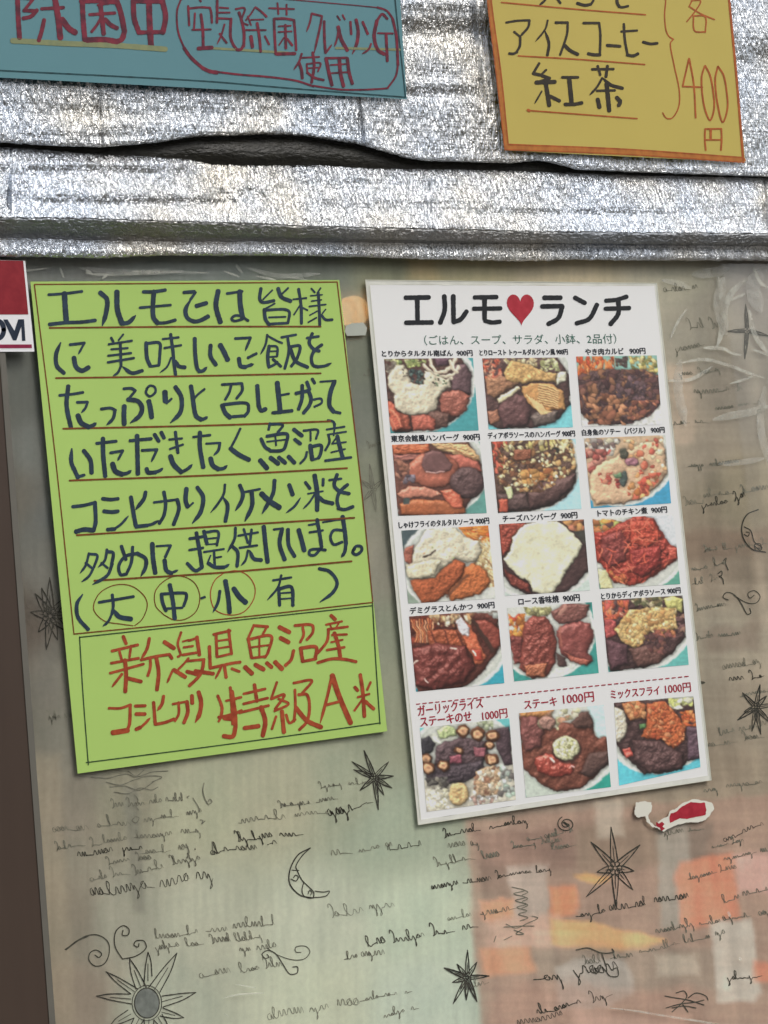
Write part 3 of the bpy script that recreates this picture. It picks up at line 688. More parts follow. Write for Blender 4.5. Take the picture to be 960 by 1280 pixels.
# soft black roll of lining bulging in the gap
def lining_roll():
    xs = fxs[::2]; V = []; n = 9
    for k in range(n):
        t = k / (n - 1); a = t * math.pi
        y = (E1(xs) - 5) * (1 - t) + (E2(xs) + 7) * t
        hgt = np.clip((E2(xs) - E1(xs) - 6) / 30, .05, 1)
        d = -.0105 - .008 * hgt * math.sin(a) + (fbm(xs / 40, xs * 0 + k * .6, 77, 3) - .5) * .004 * hgt
        V.append(PX(xs, y, d))
    P = np.array(V); P[..., 0] = np.clip(P[..., 0], XL - .155, XR + .095); return link_mesh('black_lining_roll', P.reshape(-1, 3), grid_faces(len(xs), n), m_dark, up, True)
lining_roll()
lo = thing('foil_sheet', 'folded lower strip of crinkled silver foil hanging just above the window film', 'foil sheet', PX(480, 280, -.03), 'silver insulation foil')
foil_sheet('foil_face', [(rowc(E2, -.5), -.020), (rowc(E2), -.023), (rowc(E2, 12), -.029), (rowc(E3, -22), -.037), (rowc(E3, -3), -.043), (rowc(E3), -.0435)], m_foil2, lo,
   [(13, 180, 272, 2.2, .006, -.02), (6, 180, 272, 1.6, .004, .1), (277, 200, 276, 1.4, .003, .02), (284, 200, 276, 1.4, .004, .02), (292, 200, 276, 1.4, .003, .02), (528, 210, 288, 1.6, .004, .09), (534, 210, 288, 1.4, .004, .09), (955, 222, 292, 2, .006, .06), (740, 226, 288, 1.4, .002, .05), (1250, 222, 300, 2, .004, .05)], 13, .0015, dents=[(150, 210, 150, 10, .0016), (170, 250, 130, 9, .0020), (300, 238, 60, 10, .001), (720, 264, 110, 6, .0011), (900, 240, 80, 12, -.001), (480, 240, 120, 12, -.0012)])
foil_sheet('foil_underfold', [(rowc(E3, .4), -.0432), (rowc(E3, 5), -.0405), (rowc(E3, 14), -.0330), (rowc(E4, -3), -.0225), (rowc(E4), -.0205)], m_foil3, lo, [], 23, .0006)
foil_sheet('foil_hem', [(rowc(E4, -1), -.0205), (rowc(E4, 4), -.0190), (rowc(E5, -6), -.0216), (rowc(E5, -1), -.0195), (rowc(E5), -.0165)], m_foil2, lo, [], 29, .0014)

# ------------------------------------------------------------------ signs and notices
def bilin(c, u, v):
    TL, TR, BR, BL = [np.array(q, float) for q in c]
    u, v = u[..., None], v[..., None]
    return (TL * (1 - u) + TR * u) * (1 - v) + (BL * (1 - u) + BR * u) * v
def sheet(name, corners, depth, mat, parent, nx=26, ny=34, thick=.00035, edge_wob=0):
    u, v = np.meshgrid(np.linspace(0, 1, nx), np.linspace(0, 1, ny))
    q = bilin(corners, u, v)
    if edge_wob:
        q = q + (np.stack([fbm(q[..., 1] / 60, q[..., 0] * 0, 5), fbm(q[..., 0] / 60, q[..., 1] * 0, 6)], -1) - .5) * edge_wob
    d = depth(q[..., 0], q[..., 1])
    V, Fc = slab(PX(q[..., 0], q[..., 1], d), PX(q[..., 0], q[..., 1], d + thick), nx, ny)
    return link_mesh(name, V, Fc, mat, parent, False)

# --- green rice notice
gd = lambda x, y: -.0031 - .0007 * fbm(np.asarray(x) / 90.0, np.asarray(y) / 110.0, 201, 2) - .0009 * np.sin((np.asarray(y) - 340) / 640 * 3.1) - .0016 * np.clip((140 - np.asarray(x)) / 100, 0, 1) ** 2
m_green = paper_mat('green_paper', (165, 196, 104), .05)
m_navy = ink_mat('navy_marker', (34, 52, 66), (44, 66, 84))
m_rust = ink_mat('red_marker', (160, 62, 32), (184, 84, 46))
m_brown = ink_mat('brown_marker', (110, 66, 22), (140, 74, 26))
m_dkgreen = ink_mat('dark_green_marker', (46, 70, 40), (64, 92, 52))
G = thing('rice_notice', 'bright green handwritten paper notice taped left of the white lunch menu', 'notice', PX(270, 960, -.012))
sheet('paper', [(38, 352), (424, 350), (484, 914), (97, 967)], gd, m_green, G)
A = (40, 345, 4.8); B_ = (230, 345, 4.8); Cc = (60, 465, 4.8); D_ = (240, 465, 4.8); E_ = (80, 590, 4.8); F_ = (260, 590, 4.8); G_ = (80, 680, 4.8); H_ = (260, 680, 4.8); I_ = (90, 780, 4.8); J_ = (290, 760, 4.8)
def lines(name, mat, parent, depth, items, default=14, wmul=1.0, seed=1):
    k = Ink(depth, .00025, seed)
    for crop, txt in items: parse(txt, *crop, k, default, wmul)
    return k.build_split({'written_line': 'character'}.get(name, name), mat, parent, 1.6 if name == 'written_line' else .5)
WM = 1.18
lines('written_line', m_navy, G, gd, [(A, '''w15 100 112 200 105 300 92/w28 195 105 200 190 206 270/w19 105 290 200 280 300 276 380 266/t w24 410 100 450 140 445 220 422 298/w27 510 95 513 200 540 285/t w22 535 285 580 278 622 236/
 w18 668 95 730 94 800 84/w14 648 190 740 182 832 174/w24 732 92 726 180 730 250 755 282/w17 745 282 800 280 860 264'''),
 (B_, '''w18 0 98 62 94/w14 70 98 40 140/s w22 45 135 10 200 20 250 60 272 100 266 145 242/w22 75 180 135 162/w26 205 90 192 180 218 276/w14 258 105 350 92/w26 335 92 338 170 352 250/w14 352 258 305 270 285 258 305 238 340 240 385 268/
 w17 462 75 455 140 475 158 540 148/w9 530 85 475 140/w20 565 75 585 125 640 150/w10 625 72 585 110/w9 545 165 490 195/w18 482 200 490 260 512 292/w15 490 205 600 200 632 215 625 278/w10 510 248 610 245/w14 505 288 625 282/
 w10 655 140 735 132/w16 688 78 703 180 705 285/w9 700 170 660 232/w9 712 190 742 205/w10 765 75 785 98/w9 820 72 800 102/w8 760 118 830 112/w8 765 150 825 143/w9 752 182 852 170/w15 806 100 812 200 815 295/w8 800 210 755 235/w9 795 250 745 278/w8 850 200 830 225/w14 825 235 850 262 890 262''')], wmul=WM)
lines('written_line', m_navy, G, gd, [(A, '''s w22 172 400 145 470 150 540 192 582/w16 228 412 315 402/t w12 315 402 278 470/w24 252 490 265 545 300 568 340 548/
 w14 475 370 488 395/w10 548 350 520 385/w12 460 410 600 388/w11 475 440 575 432/w12 458 478 595 462/w13 455 518 612 492/w15 530 400 535 540/t w13 534 540 515 580 485 600/s w20 545 545 600 582 662 568/
 w20 685 400 690 490 710 540/w16 690 404 765 402 768 460 762 535/w13 712 542 762 536/w12 785 378 880 368/w12 795 432 895 415/w17 832 350 845 440 852 520 862 592/t w10 835 490 810 545 765 582/s w20 862 505 880 540 918 548'''),
 (B_, '''w20 65 375 68 470 80 555 95 572/t w18 90 572 115 568 138 546/w21 160 415 160 480 192 532/w26 218 415 240 455 262 502/w15 308 375 400 370/t w14 400 370 368 448/w22 330 495 340 540 370 546/t w17 365 546 418 528/w15 385 490 435 465/
 t w12 500 352 490 410 460 470/w11 505 360 560 390 590 402/w18 512 420 503 480 508 540/w12 510 420 558 425 560 480/w8 515 452 560 450/w9 515 485 560 482/w14 508 548 545 530 560 515/w15 535 500 582 542/w13 585 368 672 352/w15 622 365 630 450 605 555/w16 635 425 695 420 680 490 645 540/w19 640 440 670 510 742 547/
 w14 738 372 808 362/w17 770 345 752 400 780 440 812 450/w17 828 412 785 445 765 490 775 535 805 545/t w16 800 545 850 538 885 522''')], wmul=WM, seed=2)
lines('written_line', m_navy, G, gd, [(Cc, '''w15 70 140 150 132 210 122/w23 122 85 112 200 138 332/w15 175 182 235 180/t w14 238 180 225 215 200 245/w26 180 260 200 305 245 330/t w20 240 330 270 320 290 305/
 w16 320 222 375 216 405 230/t w17 403 228 390 280 352 318/w15 455 100 500 98 525 112/w13 525 112 485 160/t w24 480 165 540 175 565 215 550 262 495 305/w25 458 205 456 255 458 312/w26 605 175 615 220 622 272/w13 597 95 588 125 612 146 645 120 640 90 612 82 592 100/
 w27 702 120 705 175/w12 712 188 742 160/t w23 765 90 800 150 795 240 735 305/w23 858 85 870 150/w23 868 140 875 200 890 265 920 285/t w18 915 285 940 280 958 268/w12 940 102 905 130 880 155'''),
 (D_, '''w14 180 75 300 68/w14 235 80 225 120 200 165/w15 300 70 302 110 268 158/w24 182 200 200 245 228 272/w17 190 195 330 188 338 235 315 265/w16 220 270 320 262/w22 392 82 400 200/w22 400 200 415 232 442 222/w26 512 65 520 140 530 240/w12 525 140 582 130/w18 485 245 600 232/
 w19 625 128 700 112/w19 700 112 715 160 705 200 670 245/w19 662 80 660 160 640 222/w18 690 60 706 105/w17 722 42 736 66/w12 730 165 775 160 778 185 735 208/w11 770 58 862 52/w23 855 58 832 120 825 200 850 238/w16 850 238 890 246''')], wmul=WM, seed=3)
lines('written_line', m_navy, G, gd, [(Cc, '''s w22 143 460 140 540 165 600 180 632/w16 175 630 218 618/w23 215 472 255 530 262 605/w16 292 428 410 415/w23 330 398 332 500 344 625/w15 375 485 450 472/t w13 450 472 418 532/w27 388 550 405 595 445 614/t w18 440 614 480 605 500 590/
 w17 492 412 620 400/w23 535 382 540 610/w15 565 470 655 465/t w14 655 465 620 540/w22 592 580 600 602 645 602/t w17 640 602 670 592 690 576/w21 640 375 665 415/w20 680 362 696 395/w12 728 405 805 398/w12 732 462 810 435/w17 765 360 772 420 780 484/w25 735 505 755 555 800 600/t w18 798 602 840 580 866 554'''),
 (D_, '''w13 8 390 110 378/w23 48 362 48 450 68 570/w12 85 430 168 425/t w15 168 425 158 470 130 500/w25 112 518 125 560 158 582/t w18 155 582 190 578 212 560/w13 290 340 262 400 230 460/w24 232 458 280 495 342 526/
 w14 468 308 460 345/w14 470 312 545 318 515 362/w18 415 400 440 450 470 470/w17 450 385 570 372 565 430 545 468 470 474/w10 500 375 505 440/w9 450 418 565 405/w26 410 530 450 577/w24 472 515 518 550/w22 522 513 560 545/w22 580 508 615 544/
 w21 612 345 660 382/w20 618 405 650 430/w13 690 480 680 515 650 548/w12 670 352 755 348 745 400/w10 712 350 712 412/w22 710 440 722 525/w17 715 448 775 440 772 490 760 515/w12 725 527 765 514/
 w14 815 290 850 300 855 340/w11 808 345 915 328/w9 860 310 850 380/w10 815 375 925 358/w13 820 380 825 420 800 470/w9 870 390 840 430/w9 840 430 925 420/w21 872 385 888 450 905 515/w9 835 482 920 462/w14 800 532 955 512''')], wmul=WM, seed=4)
lines('written_line', m_navy, G, gd, [(E_, '''w18 52 208 120 200 185 184/w21 186 182 190 300 178 350/w24 72 358 120 345 178 350/w19 232 160 280 165 325 160/w20 240 235 290 240 325 235/w20 262 345 305 342/t w13 300 342 340 315 388 262/w21 402 150 418 250 432 325/t w20 490 120 480 160 430 225/w19 432 328 500 320/t w16 495 320 530 312 568 290/
 w13 540 182 680 165/w20 680 165 690 220 658 315/w18 600 120 610 190 600 260 572 308/w23 735 100 730 170 742 208/w11 745 212 775 185/t w22 800 92 835 150 820 240 770 308'''),
 (F_, '''t w13 102 75 95 130 60 190 15 245/s w20 90 150 118 200 105 295/t w20 192 80 210 130 200 175 165 232/w13 210 122 312 102/t w22 262 115 265 200 222 295/t w20 400 50 390 130 325 250/w28 322 130 370 175 428 212/w23 488 78 508 135/b w13 555 155 520 205 470 245/
 w17 585 62 612 98/w15 692 42 690 80/w9 600 130 690 115/w24 640 20 655 120 655 228/t w11 645 125 610 180 570 222/s w21 665 140 690 172 748 188/w13 728 48 800 40/w19 775 15 758 80 790 115 848 130/w18 838 75 790 120 775 170 785 215/w18 782 218 820 225 870 208''')], wmul=WM, seed=5)
lines('written_line', m_navy, G, gd, [(E_, '''t w13 150 488 130 560 95 610/w14 155 492 200 500 180 570/t w13 180 570 150 625 105 660/w13 130 545 170 578/t w14 258 465 245 530 205 572/w17 262 478 295 485 285 560/t w17 290 550 260 620 172 675/w12 225 545 262 575/
 w18 345 445 372 525/w16 412 450 405 540 375 612/w17 375 612 340 615 330 560 370 505 440 488/t w20 440 488 490 520 490 570 462 625/w24 530 430 535 520 548 605/w12 555 445 640 440/w15 640 440 608 510/w22 604 530 615 590 645 608/t w14 640 608 685 588/
 w16 755 400 830 388/w13 752 468 835 455/w20 795 365 815 480 828 570/w18 828 572 790 592 740 548/w19 840 355 858 430/w14 845 362 925 358 918 440/w9 860 400 915 395/w9 855 435 915 430/w11 840 480 960 462/w13 900 470 905 560/w10 905 515 945 508/w9 880 500 860 550/w19 868 548 905 570 960 572/t w15 955 572 975 565 992 553'''),
 (F_, '''t w15 165 335 160 400 118 480/w18 140 440 178 480 175 565/w12 182 382 300 362/w13 215 342 240 425/w13 262 345 250 445/w13 190 455 295 440/t w12 240 470 225 530 198 562/s w20 250 470 275 520 320 528/w23 335 328 345 430 358 540/w12 395 345 450 338/w22 445 342 430 430 460 525/
 w20 480 345 485 440 520 505/w24 545 348 560 400 578 470/w11 605 318 665 308/w12 610 362 690 350/w19 655 285 672 380 682 450/w15 680 455 640 498 610 495 612 470 650 462 705 468/w10 690 302 770 288 855 275/w22 808 268 822 360 828 430/t w18 828 430 820 480 800 512/w15 810 350 755 350 735 390 755 435 805 420/
 w16 880 460 868 482 890 496 922 472 918 447 888 446 872 470''')], wmul=WM, seed=6)
lines('written_line', m_navy, G, gd, [(G_, '''s w20 112 302 78 360 85 440 145 512/w15 210 350 300 335 418 315/w16 290 305 296 370 288 420/t w13 290 415 265 465 232 495/s w25 300 395 330 435 402 450/w18 585 300 592 350 612 400/w16 585 300 730 295 735 320 718 372/w12 600 388 710 382/w22 635 245 655 350 665 448/w13 825 325 845 318'''),
 (H_, '''t w15 72 282 60 350 30 410/w24 105 222 122 320 130 410/w27 155 268 190 318 226 350/w12 390 218 500 200/t w12 440 188 420 260 355 338/w17 425 262 430 368/w18 428 268 500 258 510 368/w9 435 295 500 290/w9 435 330 500 325/t w18 668 148 730 165 775 230 750 290 672 348''')], wmul=WM, seed=7)
ONE = (0, 0, 1.0)
lines('underline', m_brown, G, gd, [(ONE, 'w2.2 62 409.8 240 408.3 401 408.2/w2.2 70 472.6 240 470 401 466.6/w2.3 79 535.8 260 531.8 413 526.6/w2.3 87 600.6 280 593.4 434 585.2/w2.3 96 669 280 657.3 443 647.2/w2.3 118 725.8 280 715.5 439.6 701.5')], seed=8)
lines('border_line', m_brown, G, gd, [(ONE, 'w1.5 43 355.5 421.5 352.5/w1.5 43 355.5 68 560 92.5 792.5/w1.5 421.5 352.5 449.6 590 466 752/w1.6 92.5 792.5 280 773.7 465.5 753')], seed=9)
lines('border_line', m_dkgreen, G, gd, [(ONE, 'w1.5 99.5 796.6 280 777 466 757/w1.5 99.5 796 104 870 110.5 956/w1.5 108 953.2 290 929.6 475.5 903.6/w1.5 465.5 752 470 830 475 905')], seed=10)
lines('ring', m_brown, G, gd, [(G_, 'w6 415 490 340 480 240 460 178 390 210 300 300 248 400 250 480 310 500 370 470 450 425 490')], seed=11)
lines('ring', m_brown, G, gd, [(G_, 'w6 600 425 550 370 550 280 620 210 700 192 780 230 815 310 795 400 730 450 660 455 600 425')], seed=12)
lines('ring', m_rust, G, gd, [(H_, 'w6 100 170 40 220 15 300 40 390 120 425 210 410 270 340 282 260 240 190 170 160 100 172')], seed=13)
lines('written_line', m_rust, G, gd, [(I_, '''w18 308 75 325 118/w15 240 162 395 125/w14 285 165 300 220/w13 355 130 345 200/w14 235 235 400 205/w14 228 295 430 240/w21 318 215 325 300 320 405/t w14 300 300 240 378/w20 335 325 415 345/t w16 465 85 450 150 415 210/w15 415 215 500 195 585 182/w17 585 182 600 205/w15 470 205 470 260 455 310/w20 505 195 520 290 510 395/
 w22 555 108 612 145/w13 655 50 635 120 652 185 635 196/w10 665 105 700 95/w19 750 78 765 185/w13 700 100 755 82/w12 670 140 725 132/w14 665 185 745 172/w12 700 205 670 240 640 270/w13 690 222 795 212/w17 790 215 785 260 765 310 705 370/t w13 605 275 570 355/w21 612 275 680 318/w20 690 285 755 302/w20 740 282 848 298/
 w14 850 62 950 40/w15 865 65 870 195/w15 940 35 958 180/w10 880 100 940 92/w10 880 145 945 135/w12 870 198 955 178/w17 825 135 830 262/w15 828 265 960 235 1010 228/t w13 895 260 860 330/w17 915 250 925 320/w15 960 268 1005 285'''),
 (J_, '''w15 130 105 215 112/w13 130 108 95 185/w13 210 112 185 158/w16 98 185 118 298/w15 100 188 235 168 215 270 198 295/w13 120 300 205 290/w10 165 180 165 290/w10 120 235 220 222/w24 80 355 120 392/w23 140 340 190 368/w21 210 330 238 355/w24 260 325 300 365/
 w23 285 115 345 145/w23 292 180 340 205/w17 370 255 355 310 320 345/w15 378 105 480 102 485 145 450 190/w14 425 115 430 160 410 205/w19 412 240 425 320/w18 415 240 505 235 500 302/w15 425 320 505 305/w19 595 45 620 68/w12 565 100 660 80/w9 590 100 600 130/w9 645 85 620 125/w13 575 128 695 112/w15 580 130 570 200 515 270/w12 600 162 690 158/w19 615 150 640 230 650 295/w10 595 205 665 190/w13 570 252 675 235/w16 515 328 600 305 680 308 745 322''')], wmul=WM, seed=14)
lines('written_line', m_rust, G, gd, [(I_, '''w14 222 505 290 505 350 485/w17 350 485 345 600 330 640/w27 245 652 290 645 335 638/w17 380 492 440 490/w19 385 540 438 540/w19 385 632 410 620/t w14 410 622 440 595 470 562/w17 490 470 500 600/t w17 550 432 540 480 512 520/w16 500 602 560 590 612 570/
 w12 605 480 690 465/w19 690 465 695 530 672 592/w14 640 470 640 540 618 582/w20 720 430 722 475/t w22 760 408 775 470 765 540 740 590/w16 875 430 900 500 895 555/w14 895 558 975 538/w12 900 550 880 585/w15 950 380 958 470 965 600/w12 925 460 985 450'''),
 (J_, '''w15 -80 655 0 640 58 615/w13 -10 550 55 535/w20 0 500 20 640 22 720/w22 22 710 5 770 -50 768/w24 -45 660 -5 665/w14 70 515 200 485/w18 135 460 150 560/w14 70 575 215 540/w14 45 628 220 585/w24 175 595 200 680 185 765/w22 75 720 160 708/
 w13 270 445 235 545/w14 235 545 315 520 260 605/w13 280 545 340 575 255 618/w21 300 620 312 745/w13 265 650 240 725/w14 325 640 345 690 380 668/w14 370 450 480 435 420 512/w14 378 490 380 600 372 680/w16 400 520 450 520 465 600 450 680 405 730/w24 385 600 450 675 535 715/
 t w16 600 405 575 520 530 690/w27 602 405 640 520 712 690/w14 570 580 650 560/w18 738 475 755 495/w13 832 445 812 490/w19 770 400 785 500 795 650/w12 755 535 825 515/w12 785 545 735 615/w19 800 560 850 605''')], wmul=WM, seed=15)

# --- teal sign (top left)
td = lambda x, y: -.0250 - .0009 * fbm(np.asarray(x) / 80.0, np.asarray(y) / 80.0, 202, 2) - .0015 * np.sin(np.asarray(x) / 160.0) + 0 * np.asarray(y)
m_teal = paper_mat('teal_paper', (88, 131, 138), .05, .6)
m_wine = ink_mat('wine_marker', (88, 22, 44), (132, 32, 54))
m_tealink = ink_mat('dark_teal_marker', (20, 58, 62), (30, 80, 86))
m_ochre = ink_mat('ochre_highlighter', (132, 143, 105), (142, 148, 104))
T = thing('blue_sign', 'blue green paper sign with dark red handwriting, at the top left', 'sign', PX(250, 110, -.04))
sheet('paper', [(-470, -250), (486, -250 + 38), (508.5, 124), (-432, 74)], td, m_teal, T, 40, 18)
K_ = (0, 0, 3.84); L_ = (220, 0, 6.4); M_ = (360, 0, 6.4)
lines('underline', m_ochre, T, td, [(K_, 'w26 60 195 300 208 550 218 795 236')], seed=20)
lines('underline', m_ochre, T, td, [((0, 0, 1), 'w3 262 60 360 66/w3 420 60 500 62')], seed=29)
lines('border_line', m_tealink, T, td, [((0, 0, 1), 'w1.7 -430 66 0 88 250 101 360 110 507 121.5/w1.7 507 121.5 494 0 484 -130')], seed=21)
lines('written_line', m_wine, T, td, [(K_, '''w20 84 -10 88 90 94 182/w13 90 -12 160 -6/w13 160 -6 115 52/w15 115 50 178 52/w16 178 48 150 78 112 88/w17 212 95 200 150 186 195/w14 200 42 305 36/w24 265 0 280 90 290 182/w24 298 92 330 135 362 156/w13 210 -10 262 -50 320 -12/
 w21 395 -4 400 100 408 192/w22 390 4 480 2 560 8/w22 562 8 580 60 598 150/w22 598 150 585 188 560 200/w23 418 192 500 190 562 200/w13 430 70 552 62/w19 482 22 490 90 498 162/w12 485 85 465 120 440 152/w18 505 92 530 118 562 135/w10 470 24 522 16/
 w21 640 0 645 90 668 156/w23 640 2 780 4/w22 780 4 795 80 782 156/w17 665 156 782 153/w24 715 -22 718 100 726 232''')], wmul=WM, seed=22)
lines('written_line', m_wine, T, td, [(L_, '''w16 98 48 106 202/w15 100 68 200 58 270 62/w16 272 62 282 100 288 182/w13 152 105 145 225/w20 200 115 215 240 218 365/w13 130 238 280 235/w27 178 388 288 380/w14 190 0 200 10/
 w18 330 -20 330 90 328 180/w12 350 60 420 65/w12 345 100 430 100/w13 340 145 440 150/w20 440 150 436 290 455 350 485 395/w20 485 398 520 395 540 360/t w13 388 195 365 275 328 355/w16 350 270 405 342/
 w14 478 72 550 66 525 150/w20 505 100 530 180 545 270 542 370/w12 630 62 600 110 560 160/w15 636 58 680 90 725 132/w11 600 158 700 155/w12 560 240 720 240/w19 650 185 668 300 678 412/w24 600 292 612 375/w15 712 290 745 355/w13 530 180 575 200/w12 575 130 600 200/
 w13 745 65 945 72/w13 812 25 820 112/w13 885 35 885 118/w18 785 150 790 290 798 432/w17 785 150 870 148 940 160/w17 945 160 955 280 962 400/w11 820 210 920 205/w11 820 255 925 250/w18 875 200 880 385/w11 865 300 825 360/w16 890 310 930 362/w23 805 432 880 430 952 428'''),
 (M_, '''t w14 190 108 175 180 148 255/w15 190 108 270 128/t w16 272 128 260 200 210 425/w18 290 170 292 300 300 420/t w14 302 425 330 385 352 355/t w14 402 260 390 320 372 372/w25 402 215 425 310 475 402/w12 395 128 418 160/w12 438 120 455 155/
 w17 500 175 506 272/t w23 545 158 562 250 550 350 515 432/w18 598 175 638 270/t w14 665 350 645 395 592 432'''), (M_, '''w18 795 150 755 112 715 160/w24 712 165 690 290 720 400 772 432/w13 720 265 840 268/w20 785 270 790 370 795 488''')], wmul=WM, seed=23)
lines('written_line', m_wine, T, td, [(M_, '''t w15 110 430 90 490 45 560/w21 88 500 108 560 115 625/w12 110 462 250 455/w12 150 512 155 575/w12 150 512 260 505 240 572/w10 155 545 245 540/w19 198 420 210 520 190 660/w17 155 580 210 620 285 640/
 w24 305 465 328 580 352 680/w16 305 465 470 462/w22 475 465 490 580 515 668/w24 412 470 420 580 445 690/w12 340 520 460 512/w12 350 585 480 577''')], wmul=WM, seed=24)
lines('ring', m_wine, T, td, [(L_, '''w10 960 -20 400 -40 100 -30 38 0/w17 38 0 10 80 10 200 28 290 70 390/w30 66 385 120 460 220 550/w34 215 545 270 570 330 580/w18 330 575 500 595 740 615 960 645 1100 690'''),
 (M_, 'w9 -30 -8 200 12 400 30 600 48 720 60/w18 715 58 790 85 840 150/w25 838 150 866 280 875 400 880 520/w18 880 520 862 610 800 700/w16 800 705 720 712 560 718 400 714 200 685')], wmul=.9, seed=25)

# --- yellow drink sign (top right)
yd = lambda x, y: -.0250 - .0009 * fbm(np.asarray(x) / 80.0, np.asarray(y) / 80.0, 203, 2) - .0018 * np.sin((np.asarray(x) - 600) / 110.0) + 0 * np.asarray(y)
m_yellow = paper_mat('yellow_paper', (184, 166, 84), .05, .6)
m_black = ink_mat('black_marker', (40, 32, 20), (58, 48, 30))
m_orange = ink_mat('orange_marker', (168, 82, 26), (188, 98, 36))
m_band = ink_mat('orange_band', (184, 112, 42), (196, 122, 48))
Y_ = thing('drink_price_sign', 'yellow paper sign with an orange border giving drink prices, at the top right', 'sign', PX(780, 200, -.04))
sheet('paper', [(584, -250), (890, -235), (931.5, 203), (631, 188)], yd, m_yellow, Y_, 26, 20)
N_ = (600, 0, 5.333); P_ = (760, 0, 5.333)
lines('border_band', m_band, Y_, yd, [(ONE, 'w5 588 -240 611 0 622 90 633 184/w5.5 633 184.5 780 190 930 200')], seed=30)
lines('border_line', m_orange, Y_, yd, [(ONE, 'w2 592 -240 614 0 626 90 635 179/w2 635 180.5 780 186.5 929 197/w3 890 -225 911.5 0 921 100 929 200/w1.4 587 -240 609.5 0 620 90 631 186/w1.5 631 187 780 193 930 203')], seed=31)
lines('underline', m_orange, Y_, yd, [(ONE, 'w1.9 627 3 720 11.5 807 18.4/w1.9 648 69.8 720 74 806 80.6/w1.9 660 138 720 142.5 796.5 148.2/w4 660 137.5 662 138.5')], seed=32)
lines('written_line', m_black, Y_, yd, [(N_, 't w14 440 -10 425 10 395 35/w15 510 -25 522 0 536 20/w18 650 22 700 35 740 28/w14 738 30 755 5 758 -30/w12 660 -40 745 -42'), (P_, 'w18 62 -40 62 20 75 42/w14 72 45 100 48 135 40/w12 210 -20 300 -15')], wmul=WM, seed=33)
lines('written_line', m_black, Y_, yd, [(N_, '''w13 175 150 250 138 330 135/w14 330 135 322 180 278 232/w13 228 212 268 245/w14 268 240 266 305 245 345/w15 248 345 225 358 195 357/t w11 452 135 435 195 370 277/s w16 435 208 460 290 450 367/w15 505 150 585 150/w13 585 150 580 230 535 365/w20 565 302 600 335 652 362/
 w15 690 153 795 153/w14 795 153 803 230 800 355/w19 800 365 760 365 722 358/w18 848 302 935 308'''), (P_, 'w15 106 160 112 260 130 362/w18 128 366 170 372 200 358/w13 88 210 195 203/w16 235 280 285 292 330 288')], wmul=WM, seed=34)
lines('written_line', m_black, Y_, yd, [(N_, '''w15 395 422 355 488/w19 355 490 405 500/w13 405 500 442 465/w19 415 505 465 522/w15 465 522 375 550/w24 375 550 500 545/w24 440 560 462 702/t w10 412 608 365 690/w20 465 640 530 672/w16 548 515 655 515/w25 595 520 612 690/w20 568 695 625 695 680 685/
 w15 748 462 890 460/w15 785 440 802 500/w17 850 440 840 512/t w13 815 520 780 580 730 635/s w20 818 520 870 565 950 588/w14 780 605 900 602/w25 845 560 862 738/w24 785 662 797 715/w24 912 650 935 675/t w22 935 670 932 690 918 712''')], wmul=WM, seed=35)
lines('brace', m_orange, Y_, yd, [(P_, 'w9 375 -60 385 0 378 90 385 190 405 240 438 262/w9 436 262 416 290 440 430 475 600 472 710 430 785 390 788 365 752')], seed=36)
lines('written_line', m_orange, Y_, yd, [(P_, 'w9 555 5 618 5 585 70 525 145/w9 540 45 560 5/w10 545 45 620 92 710 130/w10 570 105 578 205 650 213/w10 650 213 648 112 575 105')], seed=37)
lines('written_line', m_orange, Y_, yd, [(P_, '''w12 540 390 498 575/w11 498 576 560 578 630 582/w12 542 390 572 560 585 785/w12 645 440 624 520 640 700 680 802 708 720 700 600 680 500 648 438/w12 732 445 715 530 732 700 765 815 797 720 790 600 770 500 734 442/
 w12 648 860 646 930 652 1000/w12 648 860 755 858/w12 756 858 758 930 754 1000/w16 685 862 685 930/w10 648 932 756 932''')], seed=38)
# ------------------------------------------------------------------ laminated lunch menu
md = lambda x, y: -.0033 - .0006 * np.sin((np.asarray(y) - 350) / 640 * 3.1) - .0008 * np.clip((np.asarray(x) - 840) / 60, 0, 1)
m_white = paper_mat('menu_paper', (229, 229, 223), .02, .45, .5)
m_lam = see_through('laminate', .10, (200, 205, 200), .12, scale=25)
m_lam_edge = see_through('laminate_edge', .96, (228, 228, 216), .25, scale=60, lo=.8)
m_mblack = ink_mat('black_print', (32, 34, 38), (38, 40, 44), .4)
m_mcap = ink_mat('caption_print', (44, 46, 54), (60, 62, 70), .4)
m_mgreen = ink_mat('green_print', (66, 112, 96), (84, 128, 112), .4)
m_mred = ink_mat('red_print', (176, 44, 62), (186, 58, 74), .4)
m_heart = ink_mat('heart_print', (188, 48, 62), (196, 56, 70), .4)
ME = thing('lunch_menu', 'white laminated lunch menu with fifteen food photos and a red heart', 'menu', PX(700, 1000, -.011))
lamc = [(457, 350), (821, 354), (889, 975), (523, 1031)]
papc = [(462, 356), (818, 357.5), (885, 969.5), (526, 1025)]
sheet('paper', papc, md, m_white, ME, 26, 40, .0003)
